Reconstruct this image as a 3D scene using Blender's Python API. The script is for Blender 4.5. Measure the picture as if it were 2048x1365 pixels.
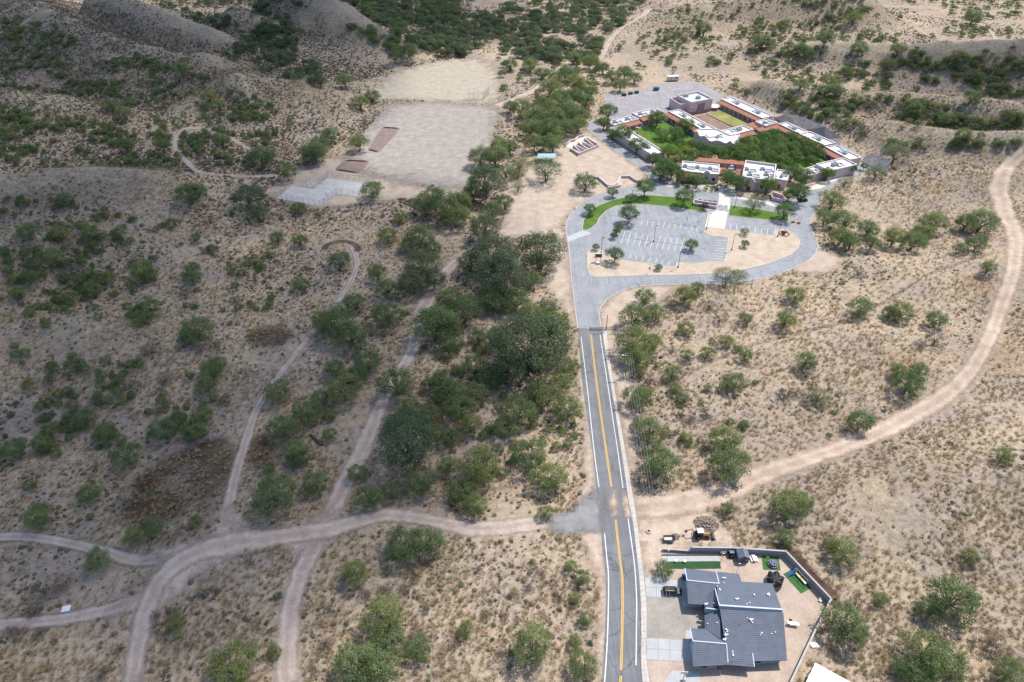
import bpy, bmesh, math, random
import numpy as np
from mathutils import Vector
from mathutils.geometry import tessellate_polygon
R = math.radians
for o in list(bpy.data.objects): bpy.data.objects.remove(o)
random.seed(7); rng = np.random.default_rng(11)
SC = bpy.context.scene; COL = SC.collection

# ------------------------------------------------------------------ camera, sky, sun, exposure
CAMZ, PITCH, FPX = 155.0, R(38.0), 1365.33
cd = bpy.data.cameras.new('camera'); cam = bpy.data.objects.new('camera', cd); COL.objects.link(cam)
cam.location = (0, 0, CAMZ); cam.rotation_euler = (R(90) - PITCH, 0, 0)
cd.sensor_width = 36; cd.lens = 24; cd.clip_start = 1; cd.clip_end = 9000
SC.camera = cam
SUN_EL, SUN_DIR = R(58), (0.78, 0.62)          # horizontal direction towards the sun
wd = bpy.data.worlds.new('World'); SC.world = wd; wd.use_nodes = True
nt = wd.node_tree; bg = nt.nodes['Background']
sky = nt.nodes.new('ShaderNodeTexSky'); sky.sky_type = 'NISHITA'; sky.sun_disc = False
sky.sun_elevation = SUN_EL; sky.sun_rotation = math.atan2(SUN_DIR[0], SUN_DIR[1])
nt.links.new(sky.outputs[0], bg.inputs[0]); bg.inputs[1].default_value = 0.15
sd = bpy.data.lights.new('sun', 'SUN'); sun = bpy.data.objects.new('sun', sd); COL.objects.link(sun)
sd.energy = 4.2; sd.angle = R(0.6); sd.color = (1.0, 0.955, 0.88)
sv = Vector((SUN_DIR[0] * math.cos(SUN_EL), SUN_DIR[1] * math.cos(SUN_EL), math.sin(SUN_EL)))
sun.rotation_euler = sv.to_track_quat('Z', 'Y').to_euler(); sun.location = (300, 300, 600)
vs = SC.view_settings; vs.view_transform = 'Standard'; vs.look = 'None'; vs.exposure = 0.40; vs.gamma = 1.0
vs.use_curve_mapping = False

# ------------------------------------------------------------------ from picture point to place
CP, SP = math.cos(PITCH), math.sin(PITCH)
def rays(u, v):
    x = (np.asarray(u, float) - 1024) / FPX; y = -(np.asarray(v, float) - 682.5) / FPX
    return x, CP + y * SP, -SP + y * CP
def at(u, v, z=0.0):
    dx, dy, dz = rays(u, v); t = (z - CAMZ) / dz
    return Vector((float(dx * t), float(dy * t), float(z)))
def P2(pts, z=0.0): return [at(u, v, z) for u, v in pts]
def ppm(v, z=0.0):                              # pixels of the photograph per metre at row v
    y = -(v - 682.5) / FPX; return FPX * (SP - y * CP) / (CAMZ - z)

# ------------------------------------------------------------------ numeric helpers
def vnoise(x, y, seed=0):
    xi = np.floor(x).astype(np.int64); yi = np.floor(y).astype(np.int64); fx = x - xi; fy = y - yi
    fx = fx * fx * (3 - 2 * fx); fy = fy * fy * (3 - 2 * fy)
    def h(a, b):
        n = (a * 374761393 + b * 668265263 + seed * 982451653) & 0x7fffffff
        n = ((n ^ (n >> 13)) * 1274126177) & 0x7fffffff
        return ((n ^ (n >> 16)) & 0xffff) / 65535.0
    return (h(xi, yi) * (1 - fx) + h(xi + 1, yi) * fx) * (1 - fy) + (h(xi, yi + 1) * (1 - fx) + h(xi + 1, yi + 1) * fx) * fy
def fbm(x, y, o=4, seed=0):
    s = 0; a = .5
    for k in range(o): s = s + a * vnoise(x * 2 ** k, y * 2 ** k, seed + k); a *= .5
    return s
def sstep(a, b, x): t = np.clip((x - a) / (b - a), 0, 1); return t * t * (3 - 2 * t)
def seg_dist(X, Y, A, B):
    ex, ey = B[0] - A[0], B[1] - A[1]; l = ex * ex + ey * ey + 1e-9
    t = np.clip(((X - A[0]) * ex + (Y - A[1]) * ey) / l, 0, 1)
    return np.hypot(X - A[0] - t * ex, Y - A[1] - t * ey), t
def inside(X, Y, poly):
    r = np.zeros(X.shape, bool); n = len(poly)
    for i in range(n):
        x1, y1 = poly[i][:2]; x2, y2 = poly[(i + 1) % n][:2]
        c = ((y1 > Y) != (y2 > Y)) & (X < (x2 - x1) * (Y - y1) / (y2 - y1 + 1e-12) + x1); r ^= c
    return r
def sdist(X, Y, poly):                           # positive inside
    d = np.full(X.shape, 1e9); n = len(poly)
    for i in range(n): d = np.minimum(d, seg_dist(X, Y, poly[i], poly[(i + 1) % n])[0])
    return np.where(inside(X, Y, poly), d, -d)

# ------------------------------------------------------------------ terrain raster
RIDGES = [  # crest points: picture u, v, height; then width
 ([(-60, -60, 50), (100, 28, 42), (180, 58, 38), (280, 93, 34), (400, 113, 30), (480, 148, 24), (560, 170, 18), (640, 184, 11), (715, 198, 3)], 62),
 ([(300, 97, 30), (330, 150, 20), (370, 200, 9)], 30), ([(470, 148, 22), (500, 190, 14), (520, 240, 5)], 30),
 ([(130, 45, 36), (190, 110, 24), (230, 160, 12)], 30),
 ([(-200, 150, 42), (0, 178, 30), (100, 194, 25), (180, 214, 17), (240, 240, 7)], 42),
 ([(-200, 345, 20), (0, 352, 15), (150, 336, 13), (280, 342, 10), (390, 372, 4)], 34),
 ([(-200, 470, 19), (0, 462, 14), (130, 470, 9), (260, 498, 4)], 34),
 ([(-200, 655, 14), (0, 662, 9), (150, 655, 7), (300, 680, 4), (420, 700, 1.5)], 26),
 ([(560, -60, 60), (680, 8, 40), (735, 40, 28), (800, 75, 16), (855, 98, 5)], 40),
 ([(470, 10, 36), (550, 45, 24), (600, 90, 10)], 36), ([(690, 8, 38), (640, 40, 26), (600, 70, 14)], 34),
 ([(200, -30, 56), (330, 30, 40), (420, 60, 30), (520, 110, 12)], 40),
 ([(1280, 70, 3), (1360, 30, 12), (1480, -5, 20), (1700, -40, 34)], 55),
 ([(1470, 105, 4), (1590, 88, 13), (1800, 88, 20), (2030, 80, 28), (2300, 70, 40)], 42),
 ([(1470, 178, 3), (1540, 166, 9), (1690, 180, 13), (1830, 188, 17), (1940, 196, 21), (2300, 215, 34)], 34),
 ([(1640, 250, 2), (1760, 240, 7), (1900, 262, 11), (2100, 262, 16), (2300, 262, 20)], 28),
 ([(1790, 330, 2), (1900, 345, 5), (2100, 345, 10), (2300, 345, 14)], 26),
 ([(1700, 540, 1.5), (1850, 560, 4), (2000, 545, 6), (2300, 545, 10)], 30),
 ([(1560, 690, 1.2), (1700, 680, 3), (1850, 690, 4), (2300, 720, 8)], 22),
 ([(1700, 980, 1.5), (1850, 960, 3.5), (2300, 960, 9)], 18)]
FLAT = [
 [(1080, 1500), (1135, 1000), (1120, 700), (1100, 560), (1085, 470), (980, 430), (1000, 330), (1110, 240), (1190, 165), (1340, 150), (1450, 178), (1560, 236), (1660, 268), (1735, 310), (1770, 345), (1700, 372), (1650, 410), (1670, 520), (1560, 570), (1330, 590), (1235, 640), (1265, 800), (1295, 980), (1480, 960), (1500, 1060), (1600, 1085), (1690, 1200), (1600, 1500)],
 [(540, 400), (640, 425), (930, 410), (990, 330), (1005, 200), (990, 120), (880, 118), (770, 180), (700, 290), (620, 350)],
 [(1060, 1120), (1060, 560), (900, 480), (830, 560), (760, 700), (600, 1030), (590, 1140), (1000, 1120)]]
GX0, GX1, GY0, GY1, GS = -900.0, 900.0, 0.0, 1150.0, 1.5
gx = np.arange(GX0, GX1 + .1, GS); gy = np.arange(GY0, GY1 + .1, GS); GXX, GYY = np.meshgrid(gx, gy)
hz = np.zeros_like(GXX)
for pts, w in RIDGES:
    if max(q[2] for q in pts) > 22: pts = [(u, v, h * .78) for u, v, h in pts]
    if pts[0][0] > 1200 and pts[0][1] < 300: pts = [(u, v, h * 1.35) for u, v, h in pts]; w *= 1.0
    if pts[0][1] < 360: w *= .74
    if pts[0][0] <= -200 and pts[0][1] > 330: pts = [(u, v, h * 1.45) for u, v, h in pts]; w *= .9
    wp = [at(u, v, h) for u, v, h in pts]; r = np.zeros_like(GXX)
    bx0 = min(p.x for p in wp) - 2.6 * w; bx1 = max(p.x for p in wp) + 2.6 * w; by0 = min(p.y for p in wp) - 2.6 * w; by1 = max(p.y for p in wp) + 2.6 * w
    i0, i1 = np.searchsorted(gx, [bx0, bx1]); j0, j1 = np.searchsorted(gy, [by0, by1])
    if i1 <= i0 or j1 <= j0: continue
    X, Y = GXX[j0:j1, i0:i1], GYY[j0:j1, i0:i1]; q = np.zeros_like(X)
    wob = w * (.8 + .45 * fbm(X / 60, Y / 60, 2, 5))
    for A, B in zip(wp[:-1], wp[1:]):
        d, t = seg_dist(X, Y, A, B); hh = A.z + (B.z - A.z) * t
        q = np.maximum(q, hh * np.exp(-(d / wob) ** 1.6))
    sub = hz[j0:j1, i0:i1]; k = 4.0
    hz[j0:j1, i0:i1] = np.where(q > .02, np.maximum(sub, q) + k * .25 * np.exp(-np.abs(sub - q) / k) * np.clip(np.minimum(sub, q) / k, 0, 1), sub)
gul = np.abs(fbm(GXX / 34, GYY / 34, 4, 21) - .47)
hz += np.clip(hz, 0, 30) * .7 * (gul - .10) * .8
flat = np.zeros_like(GXX)
for poly in FLAT:
    wp = P2(poly); flat = np.maximum(flat, sstep(-16, -1, sdist(GXX, GYY, wp)))
rel = (fbm(GXX / 46, GYY / 46, 3, 2) - .42) * 2.6 + (fbm(GXX / 11, GYY / 11, 3, 9) - .45) * 1.0
hz = (hz + rel * .9) * (1 - flat)
def blur(a, r):
    for ax in (0, 1):
        c = np.cumsum(np.concatenate([np.repeat(np.take(a, [0], ax), r + 1, ax), a, np.repeat(np.take(a, [-1], ax), r, ax)], ax), ax); n = a.shape[ax]
        a = (np.take(c, range(2 * r + 1, 2 * r + 1 + n), ax) - np.take(c, range(0, n), ax)) / (2 * r + 1)
    return a
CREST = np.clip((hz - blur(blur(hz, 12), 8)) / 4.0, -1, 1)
def crest(x, y):
    i = np.clip(np.rint((np.asarray(x) - GX0) / GS).astype(int), 0, len(gx) - 1); j = np.clip(np.rint((np.asarray(y) - GY0) / GS).astype(int), 0, len(gy) - 1); return CREST[j, i]
def terr(x, y):
    x = np.asarray(x, float); y = np.asarray(y, float)
    a = np.clip((x - GX0) / GS, 0, len(gx) - 1.001); b = np.clip((y - GY0) / GS, 0, len(gy) - 1.001)
    i = a.astype(int); j = b.astype(int); fx = a - i; fy = b - j
    return (hz[j, i] * (1 - fx) + hz[j, i + 1] * fx) * (1 - fy) + (hz[j + 1, i] * (1 - fx) + hz[j + 1, i + 1] * fx) * fy
def hits(u, v, lift=0.0):                       # where the sight line meets terrain + lift
    u = np.asarray(u, float); v = np.asarray(v, float); lift = np.zeros_like(u) + lift
    dx, dy, dz = rays(u, v); zs = np.linspace(75, -9, 420)
    t = (zs[None, :] - CAMZ) / dz[:, None]; X = dx[:, None] * t; Y = dy[:, None] * t
    below = zs[None, :] < terr(X, Y) + lift[:, None]; k = np.argmax(below, 1); k = np.where(below.any(1), k, len(zs) - 1)
    n = np.arange(len(u)); return X[n, k], Y[n, k]
def hit(u, v, lift=0.0):
    X, Y = hits([u], [v], lift); return Vector((X[0], Y[0], float(terr(X, Y)[0])))

# where nothing grows
EX = np.zeros(GXX.shape, bool)
def exclude(poly, grow=0.0):
    xs = [p[0] for p in poly]; ys = [p[1] for p in poly]
    i0, i1 = np.searchsorted(gx, [min(xs) - grow - 2, max(xs) + grow + 2]); j0, j1 = np.searchsorted(gy, [min(ys) - grow - 2, max(ys) + grow + 2])
    X, Y = GXX[j0:j1, i0:i1], GYY[j0:j1, i0:i1]
    if X.size: EX[j0:j1, i0:i1] |= sdist(X, Y, poly) > -grow
def excl_line(pts, r):
    for A, B in zip(pts[:-1], pts[1:]):
        i0, i1 = np.searchsorted(gx, [min(A[0], B[0]) - r - 2, max(A[0], B[0]) + r + 2]); j0, j1 = np.searchsorted(gy, [min(A[1], B[1]) - r - 2, max(A[1], B[1]) + r + 2])
        X, Y = GXX[j0:j1, i0:i1], GYY[j0:j1, i0:i1]
        if X.size: EX[j0:j1, i0:i1] |= seg_dist(X, Y, A, B)[0] < r
def free(x, y):
    i = np.clip(np.rint((x - GX0) / GS).astype(int), 0, len(gx) - 1); j = np.clip(np.rint((y - GY0) / GS).astype(int), 0, len(gy) - 1)
    return ~EX[j, i]

# ------------------------------------------------------------------ materials
MATS = {}
def newmat(name):
    m = bpy.data.materials.new(name); m.use_nodes = True; n = m.node_tree.nodes; b = n['Principled BSDF']; MATS[name] = m
    return m, m.node_tree, b
def N(t, kind, **kw):
    n = t.nodes.new(kind)
    for k, v in kw.items():
        if k.startswith('i_'): n.inputs[int(k[2:])].default_value = v
        else: setattr(n, k, v)
    return n
def noise(t, vec, scale, detail=4, rough=.6):
    n = N(t, 'ShaderNodeTexNoise'); n.inputs['Scale'].default_value = scale; n.inputs['Detail'].default_value = detail; n.inputs['Roughness'].default_value = rough
    t.links.new(vec, n.inputs['Vector']); return n.outputs['Fac']
def ramp(t, fac, stops):
    r = N(t, 'ShaderNodeValToRGB'); e = r.color_ramp.elements
    while len(e) < len(stops): e.new(.5)
    for q, (p, c) in zip(e, stops): q.position = p; q.color = (*c, 1) if len(c) == 3 else c
    t.links.new(fac, r.inputs[0]); return r.outputs[0]
def mixc(t, fac, a, b, mode='MIX'):
    m = N(t, 'ShaderNodeMix', data_type='RGBA', blend_type=mode)
    for s, val in ((0, fac), (6, a), (7, b)):
        if hasattr(val, 'links'): t.links.new(val, m.inputs[s])
        else: m.inputs[s].default_value = val if s == 0 else (*val, 1)
    return m.outputs[2]
def bump(t, b, h, strength, dist):
    n = N(t, 'ShaderNodeBump'); n.inputs['Strength'].default_value = strength; n.inputs['Distance'].default_value = dist
    t.links.new(h, n.inputs['Height']); t.links.new(n.outputs[0], b.inputs['Normal'])
def pos(t): return N(t, 'ShaderNodeNewGeometry').outputs['Position']
def simple(name, c, rough=.7, var=.18, scale=.9, metal=0, bmp=0.0, fine=6.0):
    m, t, b = newmat(name); p = pos(t)
    f1 = noise(t, p, scale, 5, .65); f2 = noise(t, p, fine, 3)
    lo = tuple(x * (1 - var) for x in c); hi = tuple(min(1, x * (1 + var)) for x in c)
    c1 = ramp(t, f1, [(.3, lo), (.7, hi)]); c2 = ramp(t, f2, [(.3, (.88,) * 3), (.7, (1, 1, 1))])
    t.links.new(mixc(t, 1.0, c1, c2, 'MULTIPLY'), b.inputs['Base Color']); b.inputs['Roughness'].default_value = rough; b.inputs['Metallic'].default_value = metal
    if bmp: bump(t, b, f2, .5, bmp)
    return m
def soft_edge(m, t, b, lo=.1, hi=.55, ns=.35):
    a = N(t, 'ShaderNodeAttribute', attribute_name='edge'); p = pos(t)
    n1 = noise(t, p, ns, 6, .75); s = N(t, 'ShaderNodeMath', operation='MULTIPLY_ADD'); t.links.new(n1, s.inputs[0]); s.inputs[1].default_value = 1.7
    t.links.new(a.outputs['Fac'], s.inputs[2])
    r = N(t, 'ShaderNodeMapRange'); t.links.new(s.outputs[0], r.inputs[0]); r.inputs[1].default_value = .88 + lo; r.inputs[2].default_value = .88 + hi + .2
    tr = N(t, 'ShaderNodeBsdfTransparent'); mx = N(t, 'ShaderNodeMixShader'); t.links.new(r.outputs[0], mx.inputs[0])
    t.links.new(tr.outputs[0], mx.inputs[1]); t.links.new(b.outputs[0], mx.inputs[2]); t.links.new(mx.outputs[0], t.nodes['Material Output'].inputs[0])

def ground_mat():
    m, t, b = newmat('dry_ground'); p = pos(t)
    big = noise(t, p, .011, 5, .6); mid = noise(t, p, .055, 6, .7); fine = noise(t, p, .5, 6, .75); vf = noise(t, p, 2.2, 3, .7)
    straw = ramp(t, fine, [(.32, (.25, .188, .128)), (.5, (.42, .335, .232)), (.68, (.565, .475, .35))])
    soil = ramp(t, fine, [(.3, (.22, .172, .14)), (.5, (.37, .30, .245)), (.7, (.50, .415, .345))])
    red = ramp(t, fine, [(.3, (.22, .12, .065)), (.6, (.38, .235, .13)), (.75, (.46, .31, .19))])
    f = ramp(t, mid, [(.40, (0, 0, 0)), (.60, (1, 1, 1))]); c = mixc(t, f, soil, straw)
    f2 = ramp(t, noise(t, p, .03, 6, .7), [(.56, (0, 0, 0)), (.72, (.75,) * 3)]); c = mixc(t, f2, c, red)
    f3 = ramp(t, big, [(.38, (.80, .80, .82)), (.62, (1.06, 1.03, 1.0))]); c = mixc(t, 1.0, c, f3, 'MULTIPLY')
    vo = N(t, 'ShaderNodeTexVoronoi'); vo.inputs['Scale'].default_value = .85; vo.inputs['Randomness'].default_value = 1; t.links.new(p, vo.inputs['Vector'])
    sp = ramp(t, vo.outputs['Distance'], [(.10, (.42, .40, .38)), (.34, (1, 1, 1))])
    dens = ramp(t, noise(t, p, .028, 5, .7), [(.42, (0, 0, 0)), (.6, (1, 1, 1))]); c = mixc(t, dens, c, mixc(t, 1.0, c, sp, 'MULTIPLY'))
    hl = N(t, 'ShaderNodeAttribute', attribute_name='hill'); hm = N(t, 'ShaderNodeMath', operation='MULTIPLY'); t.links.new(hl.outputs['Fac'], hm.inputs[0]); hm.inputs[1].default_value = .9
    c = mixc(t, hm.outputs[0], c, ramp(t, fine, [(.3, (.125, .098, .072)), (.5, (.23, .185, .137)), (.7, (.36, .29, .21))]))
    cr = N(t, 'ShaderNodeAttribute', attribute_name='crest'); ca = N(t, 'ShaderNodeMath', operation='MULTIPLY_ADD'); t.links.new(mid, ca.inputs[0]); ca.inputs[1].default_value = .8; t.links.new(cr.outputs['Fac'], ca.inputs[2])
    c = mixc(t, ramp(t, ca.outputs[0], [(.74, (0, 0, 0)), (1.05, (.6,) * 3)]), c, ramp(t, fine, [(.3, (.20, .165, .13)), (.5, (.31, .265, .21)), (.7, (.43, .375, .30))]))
    t.links.new(c, b.inputs['Base Color']); b.inputs['Roughness'].default_value = .95; b.inputs['Specular IOR Level'].default_value = .1
    ad = N(t, 'ShaderNodeMath', operation='ADD'); t.links.new(fine, ad.inputs[0]); t.links.new(vf, ad.inputs[1]); bump(t, b, ad.outputs[0], .85, .35)
    return m
def dirt_mat(name, lo, mid_, hi, soft=True, ns=.35, rut=True):
    m, t, b = newmat(name); p = pos(t)
    f = noise(t, p, .22, 6, .7); g = noise(t, p, 1.6, 4, .7)
    c = ramp(t, f, [(.3, lo), (.5, mid_), (.7, hi)]); c = mixc(t, 1.0, c, ramp(t, g, [(.3, (.84,) * 3), (.7, (1.06,) * 3)]), 'MULTIPLY')
    if rut:
        a = N(t, 'ShaderNodeAttribute', attribute_name='across'); w = N(t, 'ShaderNodeMath', operation='MULTIPLY_ADD'); t.links.new(noise(t, p, .12, 3), w.inputs[0]); w.inputs[1].default_value = 1.1
        t.links.new(a.outputs['Fac'], w.inputs[2]); s = N(t, 'ShaderNodeMath', operation='MULTIPLY'); t.links.new(w.outputs[0], s.inputs[0]); s.inputs[1].default_value = 9
        av = N(t, 'ShaderNodeMath', operation='ABSOLUTE'); t.links.new(a.outputs['Fac'], av.inputs[0]); c = mixc(t, 1.0, c, ramp(t, av.outputs[0], [(0, (.94, .93, .91)), (.2, (.97,) * 3), (.38, (1.02,) * 3), (.6, (.98,) * 3), (1, (.96,) * 3)]), 'MULTIPLY')
        q = N(t, 'ShaderNodeMath', operation='SINE'); t.links.new(s.outputs[0], q.inputs[0])
        c = mixc(t, 1.0, c, ramp(t, q.outputs[0], [(0, (.93,) * 3), (.8, (1.03,) * 3)]), 'MULTIPLY')
    t.links.new(c, b.inputs['Base Color']); b.inputs['Roughness'].default_value = .95; b.inputs['Specular IOR Level'].default_value = .1; bump(t, b, g, .5, .12)
    if soft: soft_edge(m, t, b, ns=ns)
    return m
def asphalt_mat(name, c, crack=.6, scale=.13):
    m, t, b = newmat(name); p = pos(t); f = noise(t, p, .12, 6, .7); g = noise(t, p, 1.3, 5, .75)
    col = ramp(t, f, [(.3, tuple(x * .82 for x in c)), (.7, tuple(x * 1.15 for x in c))]); col = mixc(t, 1.0, col, ramp(t, g, [(.3, (.86,) * 3), (.7, (1.05,) * 3)]), 'MULTIPLY')
    mp = N(t, 'ShaderNodeVectorMath', operation='ADD'); wob = N(t, 'ShaderNodeTexNoise'); wob.inputs['Scale'].default_value = .5; wob.inputs['Detail'].default_value = 4; t.links.new(p, wob.inputs['Vector'])
    sc = N(t, 'ShaderNodeVectorMath', operation='SCALE'); t.links.new(wob.outputs['Color'], sc.inputs[0]); sc.inputs['Scale'].default_value = 2.2; t.links.new(p, mp.inputs[0]); t.links.new(sc.outputs[0], mp.inputs[1])
    vo = N(t, 'ShaderNodeTexVoronoi', feature='DISTANCE_TO_EDGE'); vo.inputs['Scale'].default_value = scale; t.links.new(mp.outputs[0], vo.inputs['Vector'])
    k = ramp(t, vo.outputs['Distance'], [(.0, (crack,) * 3), (.02, (1, 1, 1))]); on = ramp(t, noise(t, p, .05, 3), [(.34, (0, 0, 0)), (.5, (1, 1, 1))])
    mp2 = N(t, 'ShaderNodeMapping'); mp2.inputs['Scale'].default_value = (1.1, .035, 1); t.links.new(p, mp2.inputs['Vector']); st = noise(t, mp2.outputs[0], 1.0, 3); col = mixc(t, 1.0, col, ramp(t, st, [(.3, (.84,) * 3), (.65, (1.08,) * 3)]), 'MULTIPLY')
    t.links.new(mixc(t, on, col, mixc(t, 1.0, col, k, 'MULTIPLY')), b.inputs['Base Color']); b.inputs['Roughness'].default_value = .85; bump(t, b, g, .3, .02)
    return m
def leaf_mat(name, c, tr=.35, var=.3):
    m, t, b = newmat(name); a = N(t, 'ShaderNodeAttribute', attribute_name='tint'); oi = N(t, 'ShaderNodeObjectInfo')
    c1 = ramp(t, a.outputs['Fac'], [(0, tuple(x * (1 - var) for x in c)), (.6, c), (1, (c[0] * 1.45, c[1] * 1.3, c[2] * 1.05))])
    c2 = ramp(t, oi.outputs['Random'], [(0, (.78, .86, .86)), (.5, (1, 1, 1)), (1, (1.22, 1.10, .92))]); c3 = mixc(t, 1.0, c1, c2, 'MULTIPLY')
    t.links.new(c3, b.inputs['Base Color']); b.inputs['Roughness'].default_value = .65; b.inputs['Specular IOR Level'].default_value = .25
    ts = N(t, 'ShaderNodeBsdfTranslucent'); t.links.new(c3, ts.inputs[0]); mx = N(t, 'ShaderNodeMixShader'); mx.inputs[0].default_value = tr
    t.links.new(b.outputs[0], mx.inputs[1]); t.links.new(ts.outputs[0], mx.inputs[2]); t.links.new(mx.outputs[0], t.nodes['Material Output'].inputs[0])
    return m
ground_mat()
dirt_mat('track_dirt', (.34, .265, .22), (.45, .36, .305), (.54, .45, .39))
dirt_mat('red_dirt', (.36, .265, .20), (.47, .365, .285), (.56, .455, .365))
dirt_mat('campus_dirt', (.36, .28, .215), (.45, .36, .285), (.53, .44, .355), ns=.15, rut=False)
dirt_mat('field_dirt', (.26, .225, .195), (.33, .29, .255), (.41, .365, .32), ns=.12, rut=False)
dirt_mat('straw_field', (.33, .28, .215), (.40, .345, .27), (.47, .41, .325), ns=.12, rut=False)
dirt_mat('burnt_soil', (.06, .045, .035), (.11, .08, .055), (.19, .14, .10), ns=.5, rut=False)
dirt_mat('rust_soil', (.045, .028, .018), (.09, .055, .035), (.19, .13, .085), ns=.5, rut=False)
dirt_mat('apron_asphalt', (.20, .195, .195), (.25, .245, .245), (.31, .30, .295), ns=.5, rut=False)
dirt_mat('dark_soil', (.05, .03, .022), (.085, .052, .04), (.13, .085, .065), ns=.4, rut=False)
dirt_mat('pit_soil', (.17, .125, .11), (.23, .175, .155), (.29, .225, .20), soft=False, rut=False)
dirt_mat('yard_gravel', (.26, .235, .205), (.33, .295, .26), (.40, .36, .31), soft=False, rut=False)
dirt_mat('yard_sand', (.36, .28, .22), (.44, .345, .28), (.51, .41, .335), soft=False, rut=False)
dirt_mat('island_dirt', (.40, .31, .24), (.48, .385, .30), (.55, .46, .37), soft=False, rut=False)
dirt_mat('brown_court', (.20, .13, .10), (.26, .18, .145), (.32, .235, .19), soft=False, rut=False)
asphalt_mat('lot_asphalt', (.275, .282, .298)); asphalt_mat('road_asphalt', (.17, .171, .182), .55, .10); asphalt_mat('rear_asphalt', (.30, .275, .28), .8)
simple('concrete', (.50, .46, .41), .85, .12, .4, bmp=.01); simple('pale_concrete', (.42, .425, .43), .85, .10, .3, bmp=.01); simple('plaza_concrete', (.60, .53, .46), .85, .1, .3)
simple('court_concrete', (.50, .475, .44), .85, .13, .25); simple('shotcrete', (.25, .235, .225), .9, .3, .35, bmp=.1, fine=1.5)
simple('white_paint', (.68, .68, .67), .6, .14, 1.5); simple('faded_paint', (.52, .52, .52), .7, .2, 1.2); simple('yellow_paint', (.62, .36, .06), .6, .12)
simple('blue_paint', (.08, .16, .42), .6, .1)
simple('stucco', (.62, .49, .50), .9, .07, .3); simple('stucco_dark', (.30, .19, .19), .9, .1, .4); simple('coping', (.68, .60, .58), .8, .06); simple('roof_white', (.78, .78, .78), .7, .06, .25)
simple('roof_grey', (.50, .54, .56), .6, .08, .25); simple('clay_tile', (.36, .15, .095), .8, .25, 1.2); simple('dark_wall', (.11, .09, .10), .8, .15); simple('door_maroon', (.16, .06, .05), .6, .1)
simple('hvac', (.33, .36, .36), .5, .12, metal=.3); simple('duct', (.55, .57, .58), .45, .1, metal=.4)
simple('house_roof', (.10, .118, .158), .75, .16, .5, bmp=.01); simple('house_roof_smooth', (.105, .123, .165), .8, .10, .4); simple('house_wall', (.27, .315, .36), .85, .06); simple('house_trim', (.48, .55, .62), .6, .05)
simple('vent_white', (.82, .82, .82), .5, .04); simple('block', (.30, .295, .305), .9, .08, .8, bmp=.01); simple('block_cap', (.43, .415, .40), .85, .08)
simple('turf', (.045, .13, .03), .95, .2, .8); simple('dark_turf', (.025, .075, .022), .95, .2, .8)
simple('steel', (.42, .42, .43), .45, .1, metal=.6); simple('dark_steel', (.06, .055, .055), .55, .1); simple('wood', (.22, .15, .10), .85, .2); simple('white_plastic', (.75, .75, .74), .45, .05)
simple('black_paint', (.010, .011, .013), .22, .1); simple('tyre', (.02, .02, .02), .85, .1); simple('orange', (.62, .24, .03), .5, .1); simple('machine_yellow', (.24, .125, .03), .5, .15)
simple('blue_plastic', (.03, .10, .38), .5, .1); simple('yellow_plastic', (.65, .50, .10), .5, .1); simple('net_black', (.018, .018, .02), .6, .2); simple('blue_roof', (.30, .50, .55), .5, .08)
simple('rubble', (.24, .185, .145), .95, .3, 1.5); simple('shed_roof', (.13, .15, .18), .7, .1); simple('bark', (.15, .12, .095), .95, .25, 3); simple('dead_wood', (.30, .27, .24), .95, .2); simple('tan_box', (.62, .57, .50), .6, .08)
simple('white_metal', (.86, .86, .85), .5, .03)
m, t, b = newmat('glass'); b.inputs['Base Color'].default_value = (.02, .025, .03, 1); b.inputs['Roughness'].default_value = .2; b.inputs['Specular IOR Level'].default_value = .25
def lawn_mat(name, a, c2, yel):
    m, t, b = newmat(name); p = pos(t); f = noise(t, p, .12, 6, .7); g = noise(t, p, 2.5, 3)
    c = ramp(t, f, [(.3, a), (.55, c2), (.72, yel)]); t.links.new(mixc(t, 1.0, c, ramp(t, g, [(.3, (.8,) * 3), (.7, (1.05,) * 3)]), 'MULTIPLY'), b.inputs['Base Color'])
    b.inputs['Roughness'].default_value = .95; b.inputs['Specular IOR Level'].default_value = .1; bump(t, b, g, .5, .05)
lawn_mat('lawn', (.06, .125, .02), (.095, .17, .032), (.17, .21, .07)); lawn_mat('dry_lawn', (.17, .18, .06), (.29, .27, .10), (.42, .35, .18))
leaf_mat('leaf_mesquite', (.19, .25, .105), .45); leaf_mat('leaf_dark', (.14, .19, .105), .45); leaf_mat('leaf_lush', (.125, .21, .065), .45); leaf_mat('leaf_yellow', (.19, .26, .04)); leaf_mat('leaf_pale', (.20, .24, .115)); leaf_mat('leaf_purple', (.045, .02, .04))
leaf_mat('twig_grey', (.21, .18, .155), .2); leaf_mat('straw', (.44, .36, .235), .3, .2); leaf_mat('twig_dark', (.13, .125, .095), .15)

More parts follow.
